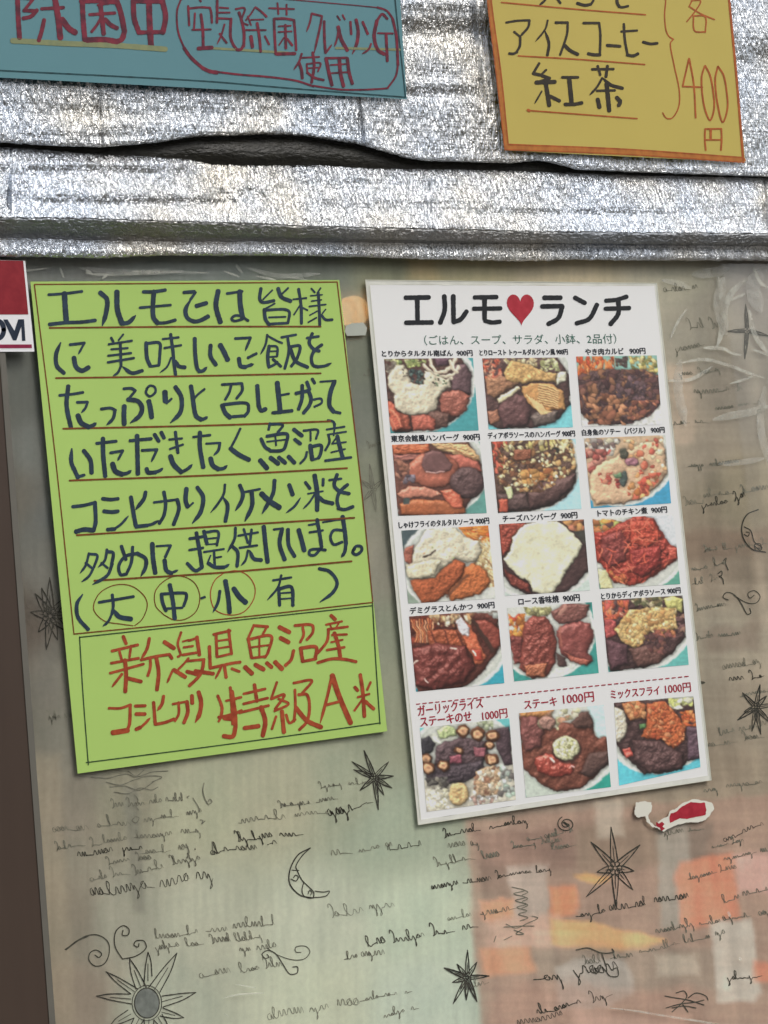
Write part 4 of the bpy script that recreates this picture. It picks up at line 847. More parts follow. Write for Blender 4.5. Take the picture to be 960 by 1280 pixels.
# clear border welded round the paper: four strips
def strip(a, b, c, d):
    u, v = np.meshgrid(np.linspace(0, 1, 24), np.linspace(0, 1, 3)); q = bilin([a, b, c, d], u, v)
    q = q + (np.stack([fbm(q[..., 1] / 18, q[..., 0] * 0, 41), fbm(q[..., 0] / 18, q[..., 1] * 0, 42)], -1) - .5) * 1.6
    dd = md(q[..., 0], q[..., 1]) + .0001 - .0004 * fbm(q[..., 0] / 8, q[..., 1] / 8, 8)
    return slab(PX(q[..., 0], q[..., 1], dd), PX(q[..., 0], q[..., 1], dd + .0003), 24, 3)
Vs = []; Fs = []; nb = 0
for q in ([lamc[0], lamc[1], papc[1], papc[0]], [papc[3], papc[2], lamc[2], lamc[3]], [lamc[3], lamc[0], papc[0], papc[3]], [papc[2], papc[1], lamc[1], lamc[2]]):
    V, Fc = strip(*q); Vs.append(V); Fs += [tuple(i + nb for i in f) for f in Fc]; nb += len(V)
link_mesh('laminate_border', np.vstack(Vs), Fs, m_lam_edge, ME)
lw = Ink(md, .0005, 51)
for a, b in ((lamc[0], lamc[1]), (lamc[1], lamc[2]), (lamc[2], lamc[3]), (lamc[3], lamc[0])): lw.stroke([a, b], .9)
for a, b in ((papc[0], papc[3]),): lw.stroke([a, b], .7)
lw.build('laminate_rim', plain_mat('laminate_rim', (206, 206, 190), .3), ME)

Z24 = (450, 340, 2.4)
tt = Ink(md, .00028, 52)
parse('w14 137 77 207 76/w14 172 77 173 152/w14 138 152 216 151/w14 253 72 254 115 241 152/w14 280 72 281 148/w14 281 150 302 142 320 118/w13 344 76 410 75/w13 341 110 422 109/w14 374 76 374 140/w13 375 146 395 151 420 149', *Z24, tt, 14)
parse('w14 553 77 602 77/w14 546 103 607 102/w14 607 103 595 138 565 156/w14 645 77 675 93/w14 650 154 688 140 711 98/w13 738 86 770 83 800 74/w13 736 110 808 108/w14 775 84 775 125 752 156', *Z24, tt, 14)
tt.build_split('title_letter', m_mblack, ME, 1.8)
hk = Ink(md, .00028, 53)
hp = []
for a in np.linspace(0, 2 * math.pi, 40, endpoint=False):
    x = 16 * math.sin(a) ** 3; y = 13 * math.cos(a) - 5 * math.cos(2 * a) - 2 * math.cos(3 * a) - math.cos(4 * a)
    hp.append((650.2 + x * 1.06 - y * .02 + (12 - y) * .05, 384 - y * 1.36 + .2))
hk.poly(hp); hk.build('heart', m_heart, ME)

_tc = {}
def text_geo(s, bold=0.0):
    key = (s, bold)
    if key in _tc: return _tc[key]
    cu = bpy.data.curves.new('t', 'FONT'); cu.body = s; cu.size = 1; cu.offset = bold; cu.resolution_u = 3
    ob = bpy.data.objects.new('t', cu); COL.objects.link(ob)
    bpy.context.view_layer.update()
    me = bpy.data.meshes.new_from_object(ob.evaluated_get(bpy.context.evaluated_depsgraph_get()))
    V = np.array([v.co[:2] for v in me.vertices]).reshape(-1, 2); Fc = [tuple(p.vertices) for p in me.polygons]
    bpy.data.objects.remove(ob); bpy.data.curves.remove(cu); bpy.data.meshes.remove(me)
    _tc[key] = (V, Fc); return V, Fc
def caption(name, s, pl, pr, h, mat, parent, depth, bold=.012, lean=.10, off=.00028):
    V, Fc = text_geo(s)
    mn, mx = V.min(0), V.max(0)
    u = (V[:, 0] - mn[0]) / (mx[0] - mn[0]); v = (V[:, 1] - mn[1]) / max(mx[1] - mn[1], .75)
    pl, pr = np.array(pl, float), np.array(pr, float)
    x = pl[0] + u * (pr[0] - pl[0]) - v * h * lean; y = pl[1] + u * (pr[1] - pl[1]) - v * h
    Ps = []; Fs_ = []; e = bold * 14
    sh = [(0, 0)] if bold < .01 else [(-e, 0), (e, 0), (0, -e * .7), (0, e * .7)]
    for k, (ox, oy) in enumerate(sh):
        Ps.append(PX(x + ox, y + oy, depth(x, y) - off - k * .00001)); Fs_ += [tuple(i + k * len(V) for i in f) for f in Fc]
    return link_mesh(name, np.vstack(Ps), Fs_, mat, parent)
cap = lambda s, a, b, h, m=m_mcap, bold=.02: caption('caption', s, a, b, h, m, ME, md, bold)
caption('subtitle', '（ごはん、スープ、サラダ、小鉢、2品付）', (531, 431.5), (771, 429.5), 12.5, m_mgreen, ME, md, .004)
cap('とりからタルタル南ばん  900円', (478, 445.8), (591, 444.8), 7.6)
cap('とりロースト トゥールダルジャン風 900円', (600, 444.6), (710, 443.4), 7.6)
cap('やき肉カルビ   900円', (732, 443.8), (807, 442.3), 8)
cap('東京会館風ハンバーグ  900円', (489.5, 552.4), (600, 550), 8.2)
cap('ディアボラソースのハンバーグ 900円', (610.4, 548.4), (719, 545.4), 7.8)
cap('白身魚のソテー（バジル） 900円', (728, 544.8), (831, 541), 8)
cap('しゃけフライのタルタルソース 900円', (499, 660.5), (611.8, 654.6), 8)
cap('チーズハンバーグ  900円', (629, 652.6), (722, 647.6), 8.4)
cap('トマトのチキン煮  900円', (747.5, 645.8), (834, 640.6), 8.2)
cap('デミグラスとんかつ  900円', (513, 767.8), (618.4, 760), 8.4)
cap('ロース香味焼  900円', (648.7, 756.6), (725, 751), 9)
cap('とりからディアボラソース 900円', (752, 749.4), (851, 741.4), 8)
cap('ガーリックライス', (523, 895.4), (604, 884.8), 13, m_mred, .022)
cap('ステーキのせ', (526, 908.6), (590, 900.8), 12, m_mred, .022)
cap('1000円', (603.5, 901), (634.6, 896.8), 11.5, m_mred, .014)
cap('ステーキ', (656, 886.6), (696.5, 881.8), 11, m_mred, .022)
cap('1000円', (704.5, 880.6), (743, 876.8), 12.5, m_mred, .014)
cap('ミックスフライ', (764, 873.8), (825, 868.2), 11, m_mred, .022)
cap('1000円', (832, 867.4), (864, 864.4), 11.5, m_mred, .014)
dk = Ink(md, .00028, 54)
for i in range(43):
    t = i / 43; x = 520.5 + t * 343.5; y = 880.2 - t * 35.2
    dk.stroke([(x, y), (x + 4.4, y - .45)], 1.3)
dk.build_split('dash', m_mred, ME, .1)

# ------------------------------------------------------------------ printed food photos
NX, NY = 104, 96
class Photo:
    """small numpy canvas painted in the coordinates of a zoomed crop; unit square = the photo's four corners"""
    def __init__(s, TL, TR, BL, bg, seed):
        s.TL = np.array(TL, float); s.ex = np.array(TR, float) - s.TL; s.ey = np.array(BL, float) - s.TL
        s.W, s.H = NX * 2, NY * 2
        u, v = np.meshgrid((np.arange(s.W) + .5) / s.W, (np.arange(s.H) + .5) / s.H)
        q = s.TL + u[..., None] * s.ex + v[..., None] * s.ey
        s.X, s.Y = q[..., 0], q[..., 1]
        s.C = np.zeros((s.H, s.W, 3)) + np.array(bg, float)
        s.r = np.random.RandomState(seed); s.seed = seed
        s.C *= 1 + (fbm(s.X / 200, s.Y / 200, seed)[..., None] - .5) * .15
    def mask(s, pts, wob=14, soft=4):
        wx_ = (fbm(s.X / 45, s.Y / 45, s.seed + 1, 3) - .5) * 2 * wob; wy_ = (fbm(s.X / 45, s.Y / 45, s.seed + 2, 3) - .5) * 2 * wob
        return np.clip(.5 - sd_poly(s.X + wx_, s.Y + wy_, pts) / (2 * soft), 0, 1)
    def ell(s, cx, cy, rx, ry, a=0):
        t = np.linspace(0, 2 * math.pi, 30, endpoint=False); ca, sa = math.cos(a), math.sin(a)
        return [(cx + rx * math.cos(q) * ca - ry * math.sin(q) * sa, cy + rx * math.cos(q) * sa + ry * math.sin(q) * ca) for q in t]
    def fill(s, pts, c, wob=10, soft=4, tex=.25, sc_=28, a=1.0, ax=1.0):
        m = s.mask(pts, wob, soft)[..., None] * a; s.seed += 3
        n = fbm(s.X / sc_, s.Y / (sc_ * ax), s.seed, 4)[..., None]
        col = np.array(c, float) * (1 + (n - .5) * 2 * tex)
        s.C = s.C * (1 - m) + col * m; return m[..., 0]
    def lump(s, pts, c, R=50, bump=.5, bs=30, gloss=.2, wob=10, ax=1.0):
        """a rounded mass: bevelled edge plus surface relief, lit from the upper left"""
        s.seed += 5
        wx_ = (fbm(s.X / 50, s.Y / 50, s.seed + 1, 3) - .5) * 2 * wob; wy_ = (fbm(s.X / 50, s.Y / 50, s.seed + 2, 3) - .5) * 2 * wob
        sd = sd_poly(s.X + wx_, s.Y + wy_, pts); m = np.clip(.5 - sd / 7, 0, 1)
        if m.max() <= 0: return
        ao = np.clip(1 - sd / 34, 0, 1) ** 2 * .32; s.C = s.C * (1 - ao)[..., None]
        t = np.clip(-sd / R, 0, 1); h = R * .55 * np.sqrt(np.clip(1 - (1 - t) ** 2, 0, 1))
        h = h + bump * bs * 1.1 * (fbm(s.X / bs, s.Y / (bs * ax), s.seed + 3, 4) - .5) * (.4 + .6 * t)
        px = np.hypot(*s.ex) / s.W; gy, gx = np.gradient(h, px)
        n = np.stack([-gx, -gy, np.ones_like(gx)], -1); n /= np.linalg.norm(n, axis=-1, keepdims=True)
        L = np.array([-.32, -.58, .75]); Hh = L + np.array([0, -.15, 1]); Hh = Hh / np.linalg.norm(Hh)
        df = np.clip(n @ L, 0, 1); sp = np.clip(n @ Hh, 0, 1) ** 26
        var = 1 + (fbm(s.X / 70, s.Y / 70, s.seed + 4, 3) - .5)[..., None] * .3
        col = np.array(c, float) * var * (.35 + .88 * df)[..., None] + gloss * 120 * sp[..., None] * np.array([1, .93, .86])
        s.C = s.C * (1 - m[..., None]) + col * m[..., None]
    def plate(s, cx, cy, rx, ry, a=0):
        s.fill(s.ell(cx, cy, rx, ry, a), (206, 208, 198), 0, 5, .04)
        s.fill(s.ell(cx, cy, rx * .93, ry * .93, a), (176, 182, 170), 0, 8, .05)
        s.fill(s.ell(cx, cy, rx * .90, ry * .90, a), (196, 198, 186), 0, 12, .05)
    def splat(s, pts, n, smin, smax, pal, asp=(1, 1.8), ang=(0, 3.14), light=.5, rim=.45, wob=10):
        m = s.mask(pts, wob, 2); yy, xx = np.where(m > .5)
        if len(yy) == 0: return
        for k in range(n):
            i = s.r.randint(len(yy)); cx, cy = s.X[yy[i], xx[i]], s.Y[yy[i], xx[i]]
            a = s.r.uniform(*ang); r1 = s.r.uniform(smin, smax); r2 = r1 / s.r.uniform(*asp); R = max(r1, r2) * 1.25
            c = np.array(pal[s.r.randint(len(pal))], float) * s.r.uniform(.85, 1.15)
            px = s.W / np.hypot(*s.ex); R_ = int(R * px * 1.1) + 2
            y0, y1, x0, x1 = max(0, yy[i] - R_), min(s.H, yy[i] + R_ + 1), max(0, xx[i] - R_), min(s.W, xx[i] + R_ + 1)
            dx, dy = s.X[y0:y1, x0:x1] - cx, s.Y[y0:y1, x0:x1] - cy
            p, q = dx * math.cos(a) + dy * math.sin(a), -dx * math.sin(a) + dy * math.cos(a)
            d = np.sqrt((p / r1) ** 2 + (q / r2) ** 2) + (vnoise(dx / r1 * 2 + k, dy / r1 * 2, k) - .5) * .5
            sh = 1 + light * (-(dx * .5 + dy * .85) / R) * .8
            sh = sh * (1 - rim * np.clip((d - .6) / .4, 0, 1))
            mm = (np.clip((1 - d) * 5, 0, 1) * np.clip(m[y0:y1, x0:x1] * 2, 0, 1))[..., None]
            s.C[y0:y1, x0:x1] = s.C[y0:y1, x0:x1] * (1 - mm) + c * sh[..., None] * mm
    def shred(s, pts, n, L, w, pal, ang=(0, 3.14), curl=.8):
        m = s.mask(pts, 8, 2); yy, xx = np.where(m > .5)
        if len(yy) == 0: return
        for k in range(n):
            i = s.r.randint(len(yy)); x, y = s.X[yy[i], xx[i]], s.Y[yy[i], xx[i]]; a = s.r.uniform(*ang); cv = s.r.uniform(-curl, curl)
            P = []
            for j in range(9): P.append((x, y)); x += L / 8 * math.cos(a); y += L / 8 * math.sin(a); a += cv / 8
            s.line(P, w * s.r.uniform(.7, 1.3), np.array(pal[s.r.randint(len(pal))], float) * s.r.uniform(.85, 1.15), m)
    def line(s, P, w, c, m=None, a=1.0):
        P = np.array(P, float); u = np.linalg.solve(np.array([s.ex, s.ey]).T, (P - s.TL).T).T * [s.W, s.H]
        pad = w * s.W / np.hypot(*s.ex) + 3
        x0, x1 = int(max(0, u[:, 0].min() - pad)), int(min(s.W, u[:, 0].max() + pad)); y0, y1 = int(max(0, u[:, 1].min() - pad)), int(min(s.H, u[:, 1].max() + pad))
        if x1 <= x0 or y1 <= y0: return
        X, Y = s.X[y0:y1, x0:x1], s.Y[y0:y1, x0:x1]; d = np.full(X.shape, 1e9); sg = np.zeros(X.shape)
        for i in range(len(P) - 1):
            e = P[i + 1] - P[i]; t = np.clip(((X - P[i, 0]) * e[0] + (Y - P[i, 1]) * e[1]) / (e @ e + 1e-9), 0, 1)
            dd = np.hypot(X - P[i, 0] - t * e[0], Y - P[i, 1] - t * e[1]); up_ = dd < d
            sg = np.where(up_, (Y - P[i, 1] - t * e[1]), sg); d = np.minimum(d, dd)
        k = np.clip((w / 2 - d) / 3 + .5, 0, 1) * a
        if m is not None: k = k * m[y0:y1, x0:x1]
        k = k[..., None]; sh = (1 - .3 * sg / (w + 1e-6))[..., None]
        s.C[y0:y1, x0:x1] = s.C[y0:y1, x0:x1] * (1 - k) + np.array(c, float) * sh * k
    def done(s, corners, label=None):
        s.C = s.C * (1 + (fbm(s.X / 9, s.Y / 9, s.seed + 90, 2)[..., None] - .5) * .12)
        wy = (fbm(s.X / 34, s.Y / 34, s.seed + 70, 2) - .5) * 5; wx2 = (fbm(s.X / 34, s.Y / 34, s.seed + 71, 2) - .5) * 5
        jy, jx = np.meshgrid(np.arange(s.H), np.arange(s.W), indexing='ij')
        s.C = s.C[np.clip(jy + wy, 0, s.H - 1).astype(int), np.clip(jx + wx2, 0, s.W - 1).astype(int)]
        s.C = s.C * (1 + (fbm(s.X / 26, s.Y / 20, s.seed + 95, 4)[..., None] - .5) * .16)
        C = s.C.copy()
        for _ in range(1):
            C[1:-1] = (C[:-2] + 2 * C[1:-1] + C[2:]) / 4; C[:, 1:-1] = (C[:, :-2] + 2 * C[:, 1:-1] + C[:, 2:]) / 4
        C = C.reshape(NY, 2, NX, 2, 3).mean((1, 3)); g_ = C.mean(-1, keepdims=True)
        C = (C * .90 + g_ * .10) * 1.06 + 12
        u, v = np.meshgrid(np.linspace(0, 1, NX), np.linspace(0, 1, NY)); q = bilin(corners, u, v)
        P = PX(q[..., 0], q[..., 1], md(q[..., 0], q[..., 1]) - .00022)
        o = link_mesh('food_photo', P.reshape(-1, 3), grid_faces(NX, NY), m_photo, ME, True, alb(np.clip(C, 0, 250).reshape(-1, 3)))
        if label: o['label'] = label
m_photo = vcol_mat('photo_print', .32, .5)
TEAL = (66, 150, 152)
MEAT = [(96, 52, 40), (120, 66, 44), (80, 44, 38), (138, 78, 52), (64, 40, 38)]
REDM = [(140, 52, 34), (116, 42, 30), (164, 70, 42), (96, 36, 30)]
BROWN = [(112, 74, 60), (92, 60, 56), (136, 92, 64), (74, 48, 48), (160, 112, 74)]
FRY = [(176, 112, 56), (196, 136, 72), (152, 88, 44), (208, 156, 96)]
CREAM = [(206, 196, 168), (190, 180, 150), (214, 206, 182)]
SAL = [(176, 186, 112), (150, 164, 90), (200, 200, 140), (120, 140, 80)]
CAR = [(214, 112, 56), (200, 92, 44), (226, 140, 80), (180, 70, 40)]

CR = [(210, 200, 172), (196, 186, 158), (216, 208, 186)]
# 1 chicken with tartar
p = Photo((75,175),(895,165),(135,860), TEAL, 1); p.plate(385, 400, 535, 462)
p.lump([(60,150),(760,150),(870,300),(860,560),(760,720),(560,820),(180,850),(90,600)], (78, 52, 46), 60, .5)
p.lump([(690,240),(820,220),(880,330),(870,500),(700,480)], (92, 68, 70), 60, .5, gloss=.25)
p.lump([(590,490),(760,465),(870,520),(830,660),(740,720),(600,680)], (146, 82, 66), 70, .6, gloss=.4)
p.lump([(520,650),(680,690),(660,800),(500,830),(430,740)], (100, 70, 60), 60, .6, gloss=.3)
p.lump([(330,690),(470,690),(560,740),(540,830),(340,840)], (166, 84, 66), 60, .5, gloss=.35)
p.lump([(200,660),(300,690),(330,820),(200,830)], (150, 74, 54), 50, .5, gloss=.3)
p.lump([(95,560),(170,590),(230,700),(250,810),(150,840)], (190, 90, 66), 40, .5, gloss=.35); p.line([(130,640),(200,700),(230,790)], 14, (216, 130, 96)); p.line([(110,700),(160,760),(190,820)], 12, (206, 120, 90))
p.splat([(80,175),(460,180),(460,250),(180,250)], 60, 10, 26, SAL); p.splat([(75,180),(200,180),(160,400),(100,300)], 14, 16, 40, [(150, 140, 120), (110, 96, 84)])
p.lump([(530,170),(670,170),(660,230),(560,240)], (96, 66, 76), 40, .4)
for q in ([(500,180),(510,240),(560,300),(640,290),(700,230),(730,180)], [(440,230),(500,300),(600,340),(700,330),(760,250)], [(680,190),(700,260),(740,300)], [(560,330),(620,380),(700,360)]): p.line(q, 30, (204, 190, 160)); p.line([(x + 4, y - 8) for x, y in q], 8, (226, 216, 192))
p.lump([(180,230),(260,230),(310,300),(320,390),(400,420),(440,400),(450,280),(500,290),(560,340),(680,370),(690,440),(610,480),(575,560),(560,640),(460,690),(360,695),(250,670),(180,620),(165,500),(110,420),(120,330)], (206, 194, 164), 46, .35, 40, gloss=.12)
p.splat([(300,270),(440,280),(430,420),(330,400)], 26, 12, 28, [(60, 76, 72), (84, 104, 96), (44, 52, 54)])
p.splat([(420,300),(680,330),(640,430),(440,420)], 16, 7, 15, [(56, 46, 42), (90, 110, 80)]); p.splat([(240,250),(300,260),(300,350),(250,340)], 7, 8, 16, [(60, 52, 44)])
p.done([(480.2,448.7),(591.2,447.3),(598.4,538),(488.3,541.5)], 'fried chicken pieces under white tartar sauce on a plate')
# 2 roast chicken with crisps
p = Photo((58,170),(845,160),(118,825), (110, 190, 194), 2); p.plate(410, 390, 520, 440)
p.lump([(40,150),(740,150),(860,340),(870,600),(740,760),(560,810),(200,815),(90,760)], (82, 58, 54), 60, .6)
p.lump([(300,470),(470,520),(520,650),(480,790),(260,810),(200,650)], (96, 64, 62), 80, .5, gloss=.3); p.lump([(560,660),(760,660),(740,760),(560,800),(500,720)], (96, 82, 74), 60, .5, gloss=.3)
p.lump([(100,660),(200,640),(220,740),(140,780)], (150, 98, 74), 40, .6, gloss=.3); p.lump([(90,340),(280,330),(400,400),(280,470),(170,540),(110,500)], (160, 112, 80), 50, .7, gloss=.2)
p.splat([(60,170),(240,170),(240,350),(80,350)], 46, 14, 40, [(206, 112, 84), (190, 84, 60), (222, 158, 120)], asp=(1.8, 4))
p.splat([(240,165),(560,165),(560,250),(300,240)], 40, 14, 40, [(196, 176, 130), (170, 150, 100), (210, 196, 150)], asp=(1.5, 3)); p.splat([(580,165),(740,170),(770,290),(600,290)], 40, 16, 40, [(186, 190, 130), (200, 196, 150), (160, 160, 100)], asp=(1.8, 4))
p.lump([(320,190),(460,220),(620,290),(750,310),(740,400),(600,380),(430,400),(280,370),(260,300)], (194, 152, 92), 34, .6, 50, gloss=.2)
for i in range(6): p.line([(330 + i * 60, 215 + i * 14), (400 + i * 60, 300 + i * 14), (430 + i * 60, 370)], 7, (160, 116, 68), a=.6)
p.lump([(420,430),(560,395),(700,410),(810,480),(830,640),(700,640),(640,695),(540,640),(450,540)], (186, 134, 78), 24, .3, gloss=.2)
for i in range(9): p.line([(575, 412 + i * 22), (660, 428 + i * 22), (760, 470 + i * 20)], 12, (224, 184, 124)); p.line([(575, 424 + i * 22), (660, 440 + i * 22), (760, 481 + i * 20)], 8, (126, 80, 44))
for i in range(7): p.line([(470 + i * 22, 510 + i * 14), (530 + i * 18, 600 + i * 8), (610 + i * 14, 690 - i * 4)], 11, (224, 186, 126)); p.line([(480 + i * 22, 506 + i * 14), (540 + i * 18, 596 + i * 8), (622 + i * 14, 684 - i * 4)], 6, (140, 90, 50))
p.lump([(190,540),(280,490),(390,430),(410,450),(330,520),(220,580)], (222, 206, 160), 22, .2, gloss=.2)
p.lump([(745,300),(840,290),(830,380),(740,420)], (200, 196, 166), 30, .4)
p.done([(602.9,448),(709.4,446.7),(716.2,534),(611,536.7)], 'roast chicken slices topped with lattice crisps')
# 3 grilled beef
p = Photo((75,152),(820,142),(130,800), (130, 176, 160), 3); p.fill([(100,640),(900,560),(900,840),(100,840)], (208, 208, 198), 4)
p.splat([(75,150),(440,150),(420,330),(90,360)], 90, 16, 64, CAR, asp=(2, 5), ang=(1.0, 2.2)); p.splat([(440,150),(560,150),(540,260),(440,260)], 20, 14, 34, [(76, 60, 56), (100, 84, 66)]); p.splat([(560,150),(820,150),(830,320),(600,300)], 50, 16, 46, [(200, 176, 100), (176, 150, 84), (214, 196, 130), (120, 116, 60)], asp=(1.5, 3))
reg = [(90,330),(220,290),(400,270),(700,280),(860,340),(860,600),(760,700),(600,770),(400,790),(210,770),(110,660)]
p.lump(reg, (70, 50, 48), 60, .9, 34); p.splat(reg, 150, 24, 62, BROWN[:4], asp=(1.6, 3.4), rim=.6)
p.splat([(130,480),(560,520),(560,790),(180,770)], 46, 28, 66, [(150, 98, 66), (170, 116, 80), (128, 78, 56)], asp=(1.6, 3), light=.7); p.splat([(560,560),(850,560),(740,700),(560,760)], 24, 24, 56, [(150, 92, 66), (120, 70, 56)], asp=(1.6, 3), light=.7)
p.splat([(430,330),(720,330),(720,560),(450,560)], 34, 20, 46, [(84, 64, 68), (70, 54, 58), (108, 80, 80)], asp=(1.4, 2.6))
p.done([(720.2,445.6),(821,444.2),(827.5,530.6),(727.6,533.3)], 'pile of grilled sliced beef over carrots')
# 4 hamburg steak with mushrooms
p = Photo((75,155),(885,125),(130,810), (90, 148, 136), 4); p.plate(400, 380, 560, 460)
p.lump([(50,120),(760,120),(890,330),(890,520),(760,700),(700,800),(140,810),(80,500)], (104, 64, 54), 50, .3, gloss=.2)
p.lump([(70,150),(420,150),(420,210),(340,240),(90,250)], (190, 96, 60), 30, .5, 60, ax=.3, gloss=.3); p.lump([(90,250),(340,250),(340,290),(100,310)], (150, 92, 80), 30, .5, 60, ax=.3)
p.lump([(420,140),(760,150),(880,260),(880,310),(700,250),(520,210)], (204, 162, 110), 30, .5, 50, ax=.3, gloss=.2)
for i in range(6): p.line([(500 + i * 30, 165 + i * 6), (660 + i * 20, 205 + i * 10), (800 + i * 10, 262 + i * 8)], 6, (160, 112, 74), a=.8)
p.lump([(560,240),(700,240),(860,310),(900,400),(760,400),(640,380)], (176, 92, 74), 50, .2, gloss=.35)
p.lump(p.ell(455, 390, 235, 165), (168, 92, 70), 80, .15, gloss=.45); p.lump([(345,330),(370,240),(440,200),(530,220),(630,340),(600,390),(480,415),(370,400)], (108, 74, 70), 30, .1, gloss=.2)
p.lump(p.ell(760, 500, 155, 145), (84, 62, 60), 70, .5, gloss=.3)
p.lump([(120,600),(230,535),(360,540),(540,600),(440,640),(300,630),(180,650)], (186, 116, 92), 34, .2, gloss=.5); p.lump([(140,690),(300,650),(560,660),(640,700),(720,640),(740,780),(620,805),(160,800)], (160, 86, 50), 50, .2, gloss=.45)
p.lump([(520,570),(620,560),(700,620),(720,720),(640,740),(580,680)], (190, 92, 66), 34, .4, gloss=.6)
p.splat([(100,290),(240,290),(240,480),(110,520)], 22, 26, 54, [(150, 98, 76), (96, 64, 56), (190, 130, 104)], asp=(2, 4)); p.splat([(160,430),(290,430),(300,520),(180,560)], 10, 16, 36, [(120, 110, 118), (84, 74, 80)]); p.fill([(180,640),(240,640),(230,700),(180,700)], (70, 80, 76), 4)
p.line([(385,402),(470,410),(550,400)], 12, (214, 170, 160), a=.8)
p.done([(490.2,556),(599.8,552),(608.4,641.3),(497.6,644.7)], 'hamburg steak in brown sauce with large mushrooms')
# 5 diavola hamburg
p = Photo((65,125),(845,100),(130,785), (160, 204, 208), 5); p.plate(390, 350, 500, 440)
reg = [(60,100),(790,100),(850,330),(850,500),(760,640),(640,720),(400,770),(120,780),(80,420)]
p.lump(reg, (84, 62, 52), 60, .8); p.lump([(560,500),(860,420),(820,560),(650,700),(420,760),(400,600)], (82, 58, 54), 80, .4, gloss=.3); p.lump([(110,600),(400,600),(420,740),(150,770)], (84, 64, 60), 60, .4, gloss=.3)
p.splat([(70,120),(220,130),(180,420),(90,420)], 44, 16, 54, [(206, 92, 70), (180, 66, 50), (226, 140, 100)], asp=(2, 4), ang=(.6, 1.8)); p.splat([(130,110),(820,100),(820,200),(200,220)], 70, 16, 44, [(200, 180, 120), (176, 160, 94), (214, 200, 150), (150, 110, 70)], asp=(1.6, 3.4), ang=(.8, 2.4))
p.splat([(130,240),(830,180),(850,400),(640,540),(520,600),(380,580),(240,620),(120,500)], 170, 14, 36, [(190, 160, 110), (150, 104, 66), (120, 78, 54), (176, 136, 84), (100, 68, 50)], rim=.5, asp=(1, 2))
p.splat([(130,240),(830,180),(850,400),(640,520),(380,560),(220,600),(120,480)], 60, 12, 26, [(224, 216, 184), (206, 200, 150), (214, 196, 140)], light=.5, rim=.3); p.splat([(330,380),(640,370),(640,490),(360,520)], 26, 22, 50, [(190, 124, 66), (206, 148, 82), (170, 100, 60)])
p.lump([(280,200),(440,190),(430,280),(360,310),(280,290)], (140, 82, 58), 30, .9, 20, gloss=.3); p.splat([(620,180),(700,180),(690,240),(640,240)], 5, 16, 28, [(56, 56, 50)]); p.lump([(140,660),(220,660),(220,770),(150,775)], (180, 80, 58), 24, .4, gloss=.3); p.lump([(180,540),(260,545),(265,640),(230,650)], (200, 208, 150), 20, .3)
p.done([(613.8,552),(719.4,548.5),(726.9,635.9),(622.6,641.3)], 'hamburg steak heaped with fried garlic crumbs')
# 6 white fish saute
p = Photo((75,95),(825,65),(140,740), (56, 146, 182), 6); p.plate(400, 280, 520, 445)
p.fill([(70,80),(790,70),(840,400),(700,580),(480,690),(160,720),(90,400)], (190, 160, 124), 4, 4, .1)
p.splat([(80,90),(430,90),(330,260),(90,200)], 40, 18, 44, [(160, 150, 138), (196, 190, 172), (110, 90, 84), (184, 176, 146)]); p.splat([(85,190),(320,200),(260,310),(120,440)], 18, 40, 70, [(184, 104, 90), (160, 78, 68), (200, 132, 112)], asp=(1.2, 1.8), light=.8)
p.lump([(125,480),(160,390),(240,320),(340,280),(400,240),(560,160),(740,120),(830,200),(840,430),(760,540),(600,660),(440,700),(200,700),(140,620)], (204, 166, 128), 60, .25, 50, gloss=.15)
p.splat([(440,110),(800,90),(840,400),(700,460),(560,400),(430,300)], 44, 14, 42, [(214, 190, 140), (190, 104, 74), (222, 204, 160), (180, 84, 66), (200, 150, 100)]); p.splat([(560,420),(800,420),(660,640),(480,680),(480,560)], 34, 20, 50, [(184, 74, 56), (206, 120, 60), (196, 96, 70), (214, 150, 90)])
p.splat([(200,410),(340,410),(320,540),(240,520)], 10, 18, 36, [(190, 84, 70), (206, 130, 100)]); p.splat([(340,470),(440,480),(400,580)], 5, 18, 32, [(176, 74, 66)]); p.lump(p.ell(445, 240, 40, 50), (74, 74, 60), 24, .5); p.lump(p.ell(440, 465, 36, 75, .1), (66, 78, 72), 24, .4); p.lump([(350,430),(410,415),(430,450),(370,470)], (90, 120, 84), 16, .3); p.lump(p.ell(515, 315, 64, 40), (150, 98, 108), 24, .5, gloss=.3); p.lump(p.ell(630, 350, 34, 44), (196, 96, 70), 20, .5)
p.done([(730.2,547.9),(831.7,543.8),(838.9,629.1),(739,635.2)], 'sauteed white fish with tomato and basil')
# 7 fried salmon with tartar
p = Photo((80,160),(825,115),(140,785), (130, 146, 128), 7); p.fill([(80,150),(330,130),(100,330)], (70, 84, 86), 4, 4, .1); p.plate(560, 460, 490, 420)
p.splat([(540,110),(830,110),(840,260),(680,260)], 60, 24, 80, [(226, 128, 52), (210, 96, 48), (236, 156, 80)], asp=(2, 5), ang=(-.4, .9)); p.shred([(660,230),(870,230),(880,640),(800,640),(690,420)], 150, 100, 11, [(220, 204, 158), (196, 174, 122), (160, 120, 80), (230, 200, 140)], (.3, 2.4))
p.lump([(100,320),(190,280),(175,450),(115,430)], (150, 84, 66), 24, .5)
p.lump([(600,480),(700,440),(800,500),(840,600),(760,700),(520,760),(470,700)], (182, 98, 52), 60, .8, 22, gloss=.1); p.lump([(160,580),(300,560),(430,480),(540,400),(620,440),(600,560),(480,690),(380,770),(260,780),(190,680)], (160, 80, 46), 60, .9, 20, gloss=.1)
p.line([(470,720),(560,620),(640,540)], 22, (80, 52, 40), a=.7)
